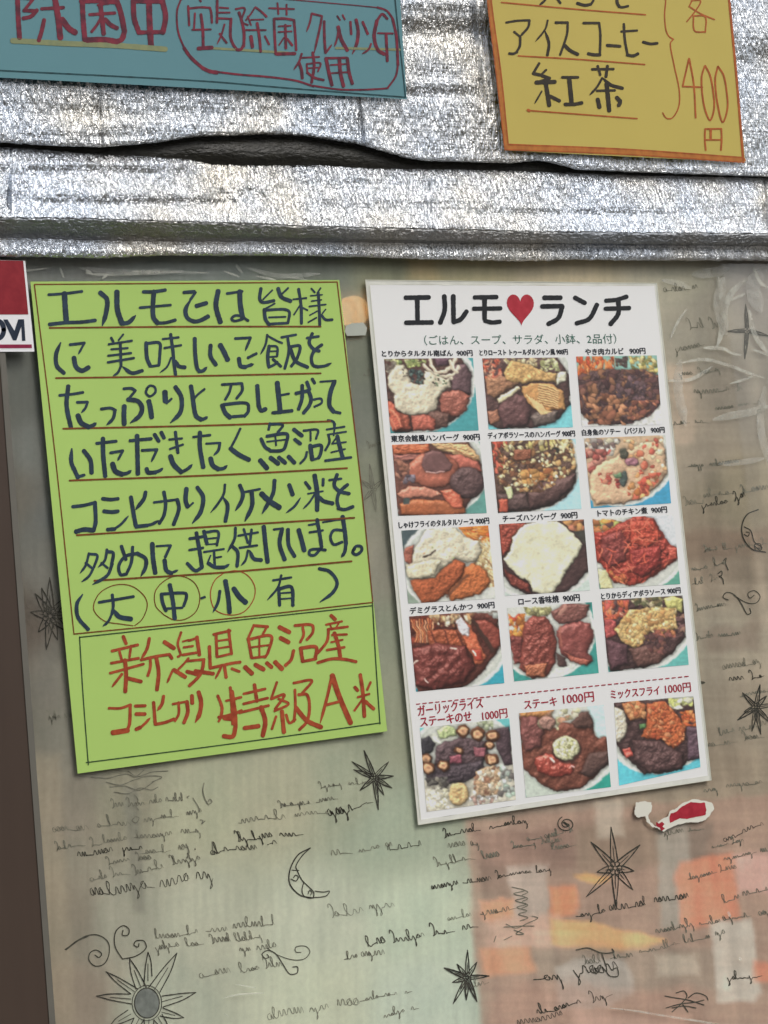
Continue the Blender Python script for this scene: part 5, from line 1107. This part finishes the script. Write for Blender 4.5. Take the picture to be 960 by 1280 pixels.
p.lump([(170,430),(200,290),(310,150),(440,125),(540,140),(620,210),(740,250),(760,340),(720,420),(640,430),(540,400),(440,480),(360,560),(260,575),(160,570),(120,500),(120,455)], (208, 198, 168), 50, .35, 44, gloss=.1)
p.lump([(120,470),(340,400),(420,420),(360,540),(240,575),(140,560)], (204, 194, 160), 34, .3, 30); p.line([(275,388),(330,362),(368,332)], 14, (56, 46, 40)); p.splat([(200,280),(740,300),(400,480)], 10, 5, 9, [(150, 170, 100), (206, 140, 90)])
p.done([(501.7,663.3),(610.3,656.8),(619.5,747.9),(510.4,754.5)], 'breaded salmon under white tartar sauce')
# 8 cheese hamburg
p = Photo((65,150),(848,105),(122,810), (184, 198, 186), 8); p.plate(430, 370, 560, 480)
p.lump([(50,130),(850,90),(900,560),(760,720),(620,800),(330,800),(180,720),(90,600)], (66, 46, 44), 40, .3, gloss=.2)
p.lump([(70,150),(330,140),(200,260),(170,380),(90,440)], (140, 60, 46), 34, 1.0, 30, gloss=.4); p.lump([(105,550),(220,630),(340,700),(360,790),(180,700)], (116, 52, 42), 30, .9, 26, gloss=.4)
p.splat([(640,120),(840,110),(840,220),(740,220)], 20, 22, 50, [(200, 144, 84), (160, 100, 60), (184, 114, 84)]); p.fill([(740,220),(870,200),(860,340)], (62, 60, 52), 4)
p.lump([(105,480),(170,390),(190,270),(300,150),(430,125),(600,120),(690,190),(760,260),(835,330),(800,430),(740,500),(680,580),(620,700),(560,780),(460,795),(370,770),(340,680),(240,630)], (212, 208, 172), 34, .10, 80, gloss=.15)
p.line([(350,690),(330,640),(350,600)], 16, (170, 160, 118), a=.5); p.line([(560,600),(480,640),(420,640)], 26, (222, 216, 178), a=.4)
p.done([(623.8,655.3),(729.8,649.2),(737.5,737.9),(631.5,744.7)], 'hamburg steak fully covered by a melted cheese slice')
# 9 tomato chicken
p = Photo((78,175),(828,135),(145,820), (84, 152, 130), 9); p.plate(450, 420, 500, 440); p.fill([(560,140),(820,140),(870,420),(760,420)], (198, 202, 202), 6, 6, .03)
p.splat([(80,180),(400,180),(340,280),(90,300)], 34, 24, 60, [(224, 140, 66), (180, 184, 96), (196, 120, 70), (90, 60, 56)]); p.lump([(130,640),(230,640),(270,810),(150,815)], (206, 200, 144), 20, .3)
reg = [(90,300),(200,290),(300,230),(500,140),(640,170),(720,300),(790,410),(870,440),(850,560),(740,640),(560,760),(440,790),(270,760),(200,640),(120,560)]
p.lump(reg, (148, 50, 38), 60, 1.0, 40, gloss=.5); p.lump([(160,340),(340,280),(420,420),(380,560),(250,620),(160,520)], (124, 52, 46), 50, .7, 30, gloss=.4); p.lump([(420,200),(640,190),(720,340),(600,440),(430,400)], (168, 60, 42), 50, .9, 26, gloss=.4); p.lump([(430,460),(700,420),(720,600),(540,720),(420,640)], (130, 42, 36), 60, .8, 30, gloss=.4)
p.splat([(220,640),(400,700),(400,780),(260,760)], 12, 24, 50, [(214, 136, 70), (190, 96, 58)], asp=(2, 4)); p.shred(reg, 40, 90, 9, [(206, 110, 80), (210, 90, 64)], (0, 3.1)); p.lump([(770,440),(860,430),(860,540),(780,560)], (176, 70, 54), 24, .6, gloss=.5)
p.done([(740.6,648.7),(842.1,643.3),(850.2,730),(749.6,736)], 'chicken stewed in bright red tomato sauce')
# 10 demiglace cutlet
p = Photo((78,210),(835,155),(138,855), (48, 152, 168), 10); p.plate(400, 420, 545, 455)
reg = [(70,190),(830,180),(860,480),(800,560),(700,700),(600,790),(500,830),(160,860),(90,600)]
p.lump(reg, (86, 44, 36), 40, .5, gloss=.2); p.splat([(90,220),(320,210),(280,450),(100,440)], 20, 20, 50, [(120, 50, 36), (90, 40, 32)])
for i in range(9): p.line([(95 + i * 24, 235 + (i % 3) * 8), (115 + i * 20, 300), (150 + i * 16, 350), (130 + i * 20, 430)], 11, [(222, 140, 84), (196, 104, 60), (230, 166, 116)][i % 3])
p.splat([(230,195),(640,185),(600,300),(330,310)], 60, 14, 44, [(214, 180, 130), (184, 140, 92), (150, 100, 68), (226, 208, 174)], asp=(1.5, 3), ang=(1, 2.1)); p.lump([(230,330),(400,320),(560,330),(620,440),(560,500),(260,490)], (146, 70, 42), 40, .7, 30, gloss=.4)
for q in ([(270,340),(300,420),(330,480)], [(380,340),(410,420),(430,480)], [(480,340),(520,420),(550,480)]): p.line(q, 14, (84, 40, 32), a=.8)
p.lump([(100,480),(330,440),(560,470),(640,640),(560,780),(300,840),(140,800)], (102, 46, 40), 80, .6, 50, gloss=.6); p.lump([(600,250),(730,235),(860,330),(860,480),(780,520),(690,400)], (124, 56, 44), 44, .4, gloss=.4)
p.line([(620,240),(720,400),(790,510)], 36, (64, 42, 34)); p.lump([(465,260),(525,210),(600,300),(670,430),(730,560),(700,620),(650,630),(590,500),(520,380)], (196, 96, 62), 30, .4, gloss=.5); p.lump([(475,255),(525,215),(590,310),(580,385),(530,380)], (212, 206, 206), 24, .5); p.lump([(610,490),(690,510),(705,590),(645,600)], (176, 62, 46), 20, .2, gloss=.5)
p.line([(628,510),(645,545)], 16, (244, 220, 200)); p.line([(430,486),(480,488)], 14, (220, 200, 184)); p.line([(120,610),(150,585)], 14, (214, 190, 170)); p.line([(210,740),(235,780)], 12, (224, 206, 190)); p.splat([(720,160),(830,160),(830,260)], 10, 14, 34, [(190, 196, 186), (130, 120, 110)])
p.done([(511.4,770.6),(621.8,762.6),(630.5,853.8),(520.1,864.7)], 'sliced pork cutlet in dark demiglace sauce')
# 11 roast pork
p = Photo((65,185),(848,130),(132,862), (56, 146, 134), 11); p.fill([(60,180),(240,170),(240,260),(80,260)], (200, 204, 194), 6); p.plate(420, 410, 460, 445)
p.splat([(80,240),(240,240),(220,460),(90,460)], 34, 22, 54, [(220, 144, 66), (196, 114, 54), (200, 80, 54)], asp=(1.3, 3)); p.splat([(220,180),(470,180),(470,260),(240,260)], 30, 18, 50, [(150, 146, 90), (120, 114, 76), (176, 172, 116)]); p.lump([(90,450),(210,440),(220,700),(130,700)], (110, 50, 44), 30, .8, gloss=.4)
p.lump([(220,320),(300,260),(420,260),(480,340),(520,500),(510,700),(430,820),(300,840),(180,740),(200,560)], (122, 56, 46), 70, .7, 40, gloss=.6); p.lump([(470,220),(600,140),(820,150),(800,260),(700,330),(560,340),(500,300)], (110, 66, 58), 40, .5, gloss=.4)
p.lump([(510,400),(600,340),(740,310),(830,340),(860,470),(810,600),(860,690),(800,730),(680,690),(560,620)], (122, 60, 54), 60, .3, 60, gloss=.5); p.lump([(590,600),(700,650),(830,680),(800,725),(660,690)], (160, 84, 66), 24, .3, gloss=.5)
p.lump([(510,600),(600,650),(620,730),(540,730)], (70, 50, 46), 30, .2); p.lump([(220,710),(430,700),(410,820),(250,820)], (160, 90, 60), 34, .9, 20, gloss=.4); p.line([(545,240),(580,205),(605,175)], 34, (190, 136, 116), a=.8); p.line([(560,360),(550,420),(570,540)], 20, (176, 104, 82), a=.6)
p.fill([(440,820),(520,750),(700,710),(590,800),(480,860)], (204, 210, 196), 4, 4, .05)
p.done([(633.8,760),(739.8,752.6),(748.5,841.3),(642.9,851.7)], 'two glazed roast pork slices')
# 12 diavola chicken
p = Photo((90,150),(838,105),(152,812), (90, 172, 162), 12); p.plate(410, 350, 530, 470)
reg = [(80,150),(820,110),(865,300),(860,500),(740,660),(500,780),(170,800),(100,500)]
p.lump(reg, (72, 50, 48), 60, .8, 40, gloss=.2); p.lump([(120,500),(330,560),(340,740),(180,780)], (86, 56, 60), 60, .5, gloss=.3); p.lump([(340,600),(560,560),(700,640),(620,740),(420,770)], (96, 64, 56), 60, .6, gloss=.3)
p.splat([(90,150),(340,150),(330,300),(110,330)], 50, 20, 56, [(228, 120, 70), (210, 150, 120), (200, 94, 62), (190, 84, 72)], asp=(1.5, 3.5)); p.lump([(110,320),(220,340),(230,470),(130,500)], (170, 74, 70), 30, .6, gloss=.3); p.splat([(340,120),(660,120),(640,240),(400,200)], 40, 18, 42, [(150, 140, 90), (120, 104, 70), (196, 180, 140), (84, 84, 56)])
p.lump([(660,140),(740,110),(830,140),(830,260),(700,250)], (196, 190, 108), 34, .5, 40, gloss=.2)
p.lump([(340,240),(560,220),(780,230),(780,420),(640,470),(540,440),(460,560),(400,600),(280,540),(210,420)], (200, 162, 98), 50, 1.0, 20); p.splat([(340,240),(560,220),(780,230),(780,420),(640,470),(460,560),(400,600),(280,540),(210,420)], 110, 14, 34, [(214, 180, 116), (196, 152, 90), (222, 200, 146), (180, 130, 76)], rim=.35)
p.splat([(540,420),(760,400),(760,500),(640,500),(560,480)], 20, 18, 40, [(150, 84, 66), (176, 112, 70), (120, 70, 64)]); p.splat([(770,280),(850,280),(860,480),(790,480)], 16, 18, 40, [(120, 84, 80), (160, 120, 100)], asp=(1.5, 3)); p.splat([(470,460),(700,460),(680,660),(540,640)], 26, 18, 44, [(110, 66, 60), (84, 56, 54), (130, 84, 70)])
p.done([(752.2,750.3),(853.5,744.2),(860.9,830.9),(760.6,840)], 'fried chicken heaped with golden crumbs')
# 13 garlic rice with steak
p = Photo((100,330),(838,250),(155,1025), (100, 186, 184), 13); p.plate(470, 640, 480, 440); p.fill([(140,400),(400,300),(420,460),(160,480)], (208, 210, 192), 8)
p.fill([(130,760),(880,640),(900,1000),(140,1030)], (186, 180, 160), 6)
p.lump([(240,350),(330,310),(400,330),(400,400),(270,420)], (176, 190, 130), 26, .7, 20); p.splat([(560,270),(700,270),(700,340),(600,360)], 12, 20, 40, [(196, 200, 170), (160, 170, 130)])
p.lump([(105,420),(170,395),(230,450),(200,540),(110,570)], (50, 48, 52), 34, .5); p.lump([(720,340),(830,320),(860,640),(800,650),(730,500)], (70, 54, 58), 40, .5, gloss=.2)
p.lump([(230,480),(420,410),(640,440),(660,560),(600,640),(440,660),(220,640)], (82, 64, 66), 50, .8, 40, gloss=.3); p.lump([(200,640),(420,640),(620,600),(640,680),(480,780),(340,790),(180,800),(150,720)], (66, 56, 60), 50, .9, 34, gloss=.3)
for (x, y, r) in ((455,360,50),(575,385,52),(695,400,48),(150,590,44),(170,660,50),(295,640,44),(690,600,50),(420,520,34),(670,480,34)):
    p.lump(p.ell(x, y, r * 1.2, r * 1.05, .3), (104, 62, 40), 26, .4); p.lump(p.ell(x, y, r * .8, r * .7, .3), (206, 154, 110), 14, .3); p.fill(p.ell(x, y, r * .3, r * .2, .3), (170, 120, 90), 2, 3)
p.lump([(350,570),(440,560),(440,620),(350,630)], (136, 70, 80), 20, .5, gloss=.3); p.lump([(545,490),(640,500),(630,580),(550,570)], (136, 76, 82), 20, .5, gloss=.3)
p.splat([(150,840),(350,800),(340,1000),(160,1010)], 90, 11, 26, [(212, 206, 178), (196, 190, 158), (220, 214, 194)], rim=.3); p.lump([(560,700),(700,640),(770,700),(740,880),(560,920)], (180, 150, 116), 40, .8, 24); p.splat([(550,700),(760,640),(760,880),(540,920)], 60, 12, 30, [(214, 194, 160), (180, 146, 110), (224, 212, 188), (140, 100, 76)], rim=.35)
p.lump(p.ell(420, 880, 84, 98), (206, 172, 116), 40, .7, 26, gloss=.1); p.line([(380,860),(420,880),(430,930)], 12, (170, 130, 80), a=.6); p.splat([(500,900),(740,900),(720,970),(520,980)], 40, 10, 24, [(210, 208, 200), (190, 186, 178), (160, 130, 116)])
p.splat([(760,640),(880,700),(880,920),(740,920)], 30, 16, 40, [(150, 156, 146), (200, 208, 196), (106, 100, 94), (170, 190, 170)]); p.splat([(140,740),(330,740),(340,840),(160,840)], 24, 16, 34, [(94, 90, 82), (120, 114, 100), (76, 70, 66)])
p.done([(525,910),(636.6,897.8),(644.9,999.7),(533.4,1014.8)], 'garlic rice topped with sliced steak')
# 14 steak
p = Photo((95,260),(850,185),(160,1010), (42, 150, 130), 14); p.plate(440, 520, 560, 480); p.fill([(150,780),(330,920),(500,970),(400,1000),(160,1010)], (184, 194, 178), 4, 4, .05); p.fill([(690,190),(850,185),(890,480),(790,480),(730,300)], (188, 214, 208), 6, 5, .05)
p.lump([(100,240),(400,230),(380,290),(120,310)], (196, 130, 74), 24, .7, gloss=.2)
reg = [(100,300),(250,280),(380,330),(560,350),(650,250),(710,260),(750,340),(760,450),(800,490),(880,480),(895,720),(760,840),(640,940),(440,960),(300,900),(180,780),(140,740)]
p.lump(reg, (108, 60, 46), 60, .5, 60, gloss=.3); p.lump([(130,290),(260,290),(320,400),(300,560),(160,600),(105,440)], (118, 68, 62), 50, .6, 40, gloss=.3); p.lump([(640,260),(710,250),(750,350),(730,400),(600,400),(560,350)], (84, 58, 50), 30, .5); p.lump([(720,620),(890,600),(890,720),(720,840),(640,800)], (78, 56, 50), 50, .4, gloss=.2)
p.splat([(380,240),(640,220),(620,300),(480,340),(440,400),(280,400),(260,330)], 34, 20, 50, [(200, 196, 150), (170, 160, 120), (210, 204, 176), (176, 130, 100)]); p.lump(p.ell(350, 345, 76, 60), (160, 118, 102), 30, .7, 20, gloss=.3)
p.lump([(240,660),(330,620),(420,640),(500,710),(600,720),(560,810),(400,830),(260,770)], (146, 58, 46), 44, .5, 40, gloss=.9); p.line([(370,660),(410,690)], 14, (240, 210, 194)); p.line([(560,730),(590,745)], 14, (220, 176, 166)); p.line([(310,640),(340,655)], 13, (228, 166, 136))
p.fill(p.ell(520, 590, 130, 118), (60, 36, 32), 8, 8, a=.8); p.lump(p.ell(515, 575, 118, 112), (206, 204, 156), 34, .9, 20, gloss=.05); p.splat(p.ell(515, 572, 100, 94), 46, 9, 22, [(220, 218, 180), (196, 196, 128), (224, 218, 194), (160, 156, 104)], rim=.3)
p.done([(648.4,891.6),(754.5,881),(763.7,983.7),(657.5,997)], 'grilled steak with a round pat of herb butter')
# 15 mixed fry
p = Photo((120,230),(800,170),(165,940), (84, 186, 198), 15); p.plate(520, 430, 470, 455)
p.lump([(120,220),(800,190),(870,500),(860,780),(730,800),(690,870),(560,880),(370,870),(280,760),(190,660),(140,580)], (68, 48, 46), 50, .6, 40, gloss=.2)
p.lump([(115,260),(200,300),(240,420),(220,520),(170,570),(125,540)], (202, 192, 166), 34, .6, 24); p.lump([(190,230),(330,215),(400,250),(380,360),(250,385),(210,310)], (196, 122, 72), 40, 1.0, 18); p.splat([(200,230),(400,220),(390,370),(250,370)], 20, 16, 36, [(214, 150, 96), (190, 106, 66)])
p.splat([(580,200),(790,190),(780,290),(600,300)], 30, 20, 46, [(210, 208, 150), (200, 206, 116), (216, 214, 184)]); p.splat([(680,320),(800,310),(820,470),(700,470)], 26, 20, 46, [(212, 108, 54), (196, 88, 48), (226, 136, 76)], asp=(1.5, 3))
p.lump([(400,240),(560,220),(640,330),(720,470),(710,600),(620,670),(520,570),(360,540),(400,400)], (176, 86, 48), 50, 1.2, 18); p.splat([(400,240),(560,220),(640,330),(720,470),(710,600),(620,670),(520,570),(360,540),(400,400)], 90, 12, 32, [(206, 116, 66), (186, 92, 50), (160, 70, 42), (218, 140, 90)], rim=.4, asp=(1.2, 2.6))
p.lump([(280,560),(500,580),(700,720),(690,860),(420,870),(290,740)], (78, 54, 52), 60, .7, 36, gloss=.4); p.lump([(730,480),(850,470),(865,780),(740,790)], (80, 60, 68), 40, .5, gloss=.3)
p.lump([(190,630),(250,620),(280,700),(220,710)], (206, 84, 70), 20, .5, gloss=.5); p.lump([(340,430),(400,420),(390,465),(345,470)], (76, 116, 66), 14, .3)
p.done([(767.5,878.5),(866.7,869.8),(875.7,958.8),(774,982)], 'breaded mixed fry with brown sauce')

# ------------------------------------------------------------------ sticker at the left edge
sdp = lambda x, y: -.0100 + 0 * np.asarray(x) + 0 * np.asarray(y)
m_swhite = paper_mat('sticker_white', (228, 230, 230), .02, .35)
m_sred = ink_mat('sticker_red', (150, 44, 54), (158, 50, 58), .3)
m_sline = ink_mat('sticker_wine', (150, 44, 74), (160, 50, 84), .3)
m_snavy = ink_mat('sticker_navy', (42, 52, 68), (52, 62, 78), .3)
S = thing('security_sticker', 'red and white security sticker with dark letters at the left edge of the window', 'sticker', PX(20, 440, -.0136))
sheet('sticker_face', [(-120, 322), (31.5, 326), (43, 439.5), (-110, 440)], sdp, m_swhite, S, 6, 6, .0004)
sk = Ink(sdp, .0002, 61); sk.poly([(-118, 323), (29, 326), (35.5, 393), (-113, 393.5)]); sk.build('red_panel', m_sred, S)
sk = Ink(sdp, .0002, 62); sk.poly([(-111, 431), (39.5, 430.5), (40, 435), (-110.5, 436)]); sk.build('red_stripe', m_sline, S)
sk = Ink(sdp, .0002, 63)
Z8 = (0, 310, 8.533)
def pz(L): return [(x / 8.533, 310 + y / 8.533) for x, y in L]
sk.poly(pz([(35, 762), (80, 762), (168, 905), (155, 985), (140, 985)])); sk.poly(pz([(195, 760), (255, 760), (175, 985), (150, 985), (150, 895)])); sk.poly(pz([(225, 760), (257, 760), (272, 990), (235, 990)]))
tO = [(-25 + 66 * math.cos(a), 872 + 92 * math.sin(a)) for a in np.linspace(0, 2 * math.pi, 30)]
sk.stroke(pz(tO), 6.0, rough=0)
sk.build('sticker_lettering', m_snavy, S)

# ------------------------------------------------------------------ torn sticker remains below the menu
rd = lambda x, y: -.0027 + 0 * np.asarray(x) + 0 * np.asarray(y)
R_ = thing('torn_sticker', 'torn white scrap of a sticker with a red patch just below the menu', 'sticker scrap', PX(840, 1020, -.008))
Z4 = lambda L: [(720 + a / 4, 990 + b / 4) for a, b in L]
def scrap(name, L, mat, off, thick=.0003, wob=2.2, parent=None):
    a = np.array(Z4(L)); n = len(a); P = []
    for i in range(n):
        for t in np.linspace(0, 1, 4, endpoint=False): P.append(a[i] * (1 - t) + a[(i + 1) % n] * t)
    P = np.array(P); r = np.random.RandomState(len(L)); P = P + (r.rand(*P.shape) - .5) * wob * .5
    d = rd(P[:, 0], P[:, 1]) - off; A0 = PX(P[:, 0], P[:, 1], d - thick); A1 = PX(P[:, 0], P[:, 1], d); m = len(P)
    return link_mesh(name, np.vstack([A0, A1]), [tuple(range(m)), tuple(range(2 * m - 1, m - 1, -1))] + [(i, (i + 1) % m, (i + 1) % m + m, i + m) for i in range(m)], mat, parent)
m_scrap = paper_mat('scrap_white', (214, 212, 198), .08, .6)
scrap('white_scrap', [(300, 52), (340, 45), (378, 52), (380, 90), (360, 118), (372, 150), (400, 175), (385, 178), (355, 150), (345, 120), (310, 128), (290, 110), (296, 80)], m_scrap, 0, parent=R_)
scrap('white_scrap', [(398, 178), (410, 150), (440, 130), (462, 120), (470, 95), (500, 85), (530, 55), (580, 36), (640, 42), (680, 55), (690, 85), (670, 115), (650, 140), (610, 150), (560, 152), (520, 160), (480, 175), (440, 200), (425, 190)], m_scrap, 0, parent=R_)
m_rscrap = ink_mat('scrap_red', (176, 36, 54), (190, 48, 64), .5)
scrap('red_patch', [(472, 108), (500, 100), (530, 72), (575, 50), (610, 55), (645, 52), (652, 90), (648, 115), (600, 125), (555, 135), (520, 132), (490, 145), (470, 155), (468, 130)], m_rscrap, .0004, .0001, 1.2, R_)
scrap('red_patch', [(400, 150), (415, 158), (430, 148), (442, 160), (432, 172), (445, 182), (428, 195), (418, 178), (402, 172)], m_rscrap, .0004, .0001, 1.0, R_)

# ------------------------------------------------------------------ old tape and glue smears on the glass
m_smear = see_through('glue_smear', .62, (214, 214, 200), .5, scale=70)
m_smear2 = see_through('faint_smear', .38, (206, 206, 196), .45, scale=120)
sm = thing('tape_residue', 'pale streaks of old tape and glue smeared on the glass right of the menu', 'tape residue', PX(900, 450, -.0079))
Q1 = (810, 320, 4.267)
def smear(name, mat, items, seed, parent=sm):
    k = Ink(rd, .0001, seed)
    for crop, txt in items: parse(txt, *crop, k, 20)
    return k.build_split(name, mat, parent, .2)
smear('glue_streak', m_smear, [(Q1, '''b w34 520 130 450 190 415 260 400 380 370 480/b w22 375 110 390 200 380 230/b w16 150 575 300 552 420 580 540 625 620 650/b w20 110 665 220 660 290 625 340 590/b w40 350 872 450 850 560 830 640 800/b w14 205 285 160 350 120 440/b w20 300 490 370 490 430 500/
 b w12 400 490 450 520 500 528/b w26 540 290 560 390 580 440 640 520/b w14 560 500 620 520 640 530/b w12 440 680 510 660 560 640/b w16 560 60 600 140 640 170/b w14 430 240 500 210 520 200''')], 71)
smear('glue_streak', m_smear2, [(Q1, '''b w60 400 120 380 260 420 420/b w80 620 60 560 160 600 300/b w50 170 560 160 700 200 900/b w30 80 130 180 150 230 170/b w40 620 700 600 900 640 1100/b w30 380 1110 500 1100 620 1080/b w50 240 100 330 90 430 70''')], 72)
smear('scratch', m_smear, [((280, 1110, 4), 'b w9 0 548 80 532 200 525/b w8 20 640 0 628/b w6 60 480 160 500'), ((720, 1110, 4), 'b w10 170 600 300 615 420 635 640 670 760 690/w14 762 122 770 140/w12 820 352 824 358')], 73, sm)
s2 = thing('tape_residue', 'thin whitish tape marks on the glass above the green notice', 'tape residue', PX(250, 338, -.0079))
smear('glue_streak', m_smear, [((0, 320, 2), 'b w8 215 42 240 46 330 44 420 40/b w6 330 38 520 42/b w7 215 35 230 44/b w5 270 45 255 58/b w5 560 38 600 52/b w5 640 50 690 60/b w4 60 38 120 30/b w6 150 30 160 55/b w4 720 52 770 60/b w7 590 22 605 42')], 74, s2)
smear('glue_streak', m_smear2, [((0, 320, 2), 'b w14 200 30 300 40 460 38/b w12 620 30 700 50 800 44')], 75, s2)
tb = Ink(rd, .0004, 76); tb.poly([(433, 407), (440, 404), (454, 403), (459, 410), (457, 419), (434, 420), (431, 414)])  # lamp reflection on the glass, painted as a pale patch
o = tb.build('lamp_reflection', plain_mat('reflection_grey', (168, 172, 160), .5), None)
tag(o, 'small grey white patch painted as a lamp reflection on the glass between the green notice and the menu', 'painted reflection')

# ------------------------------------------------------------------ empties at their things' bases need no mesh; done
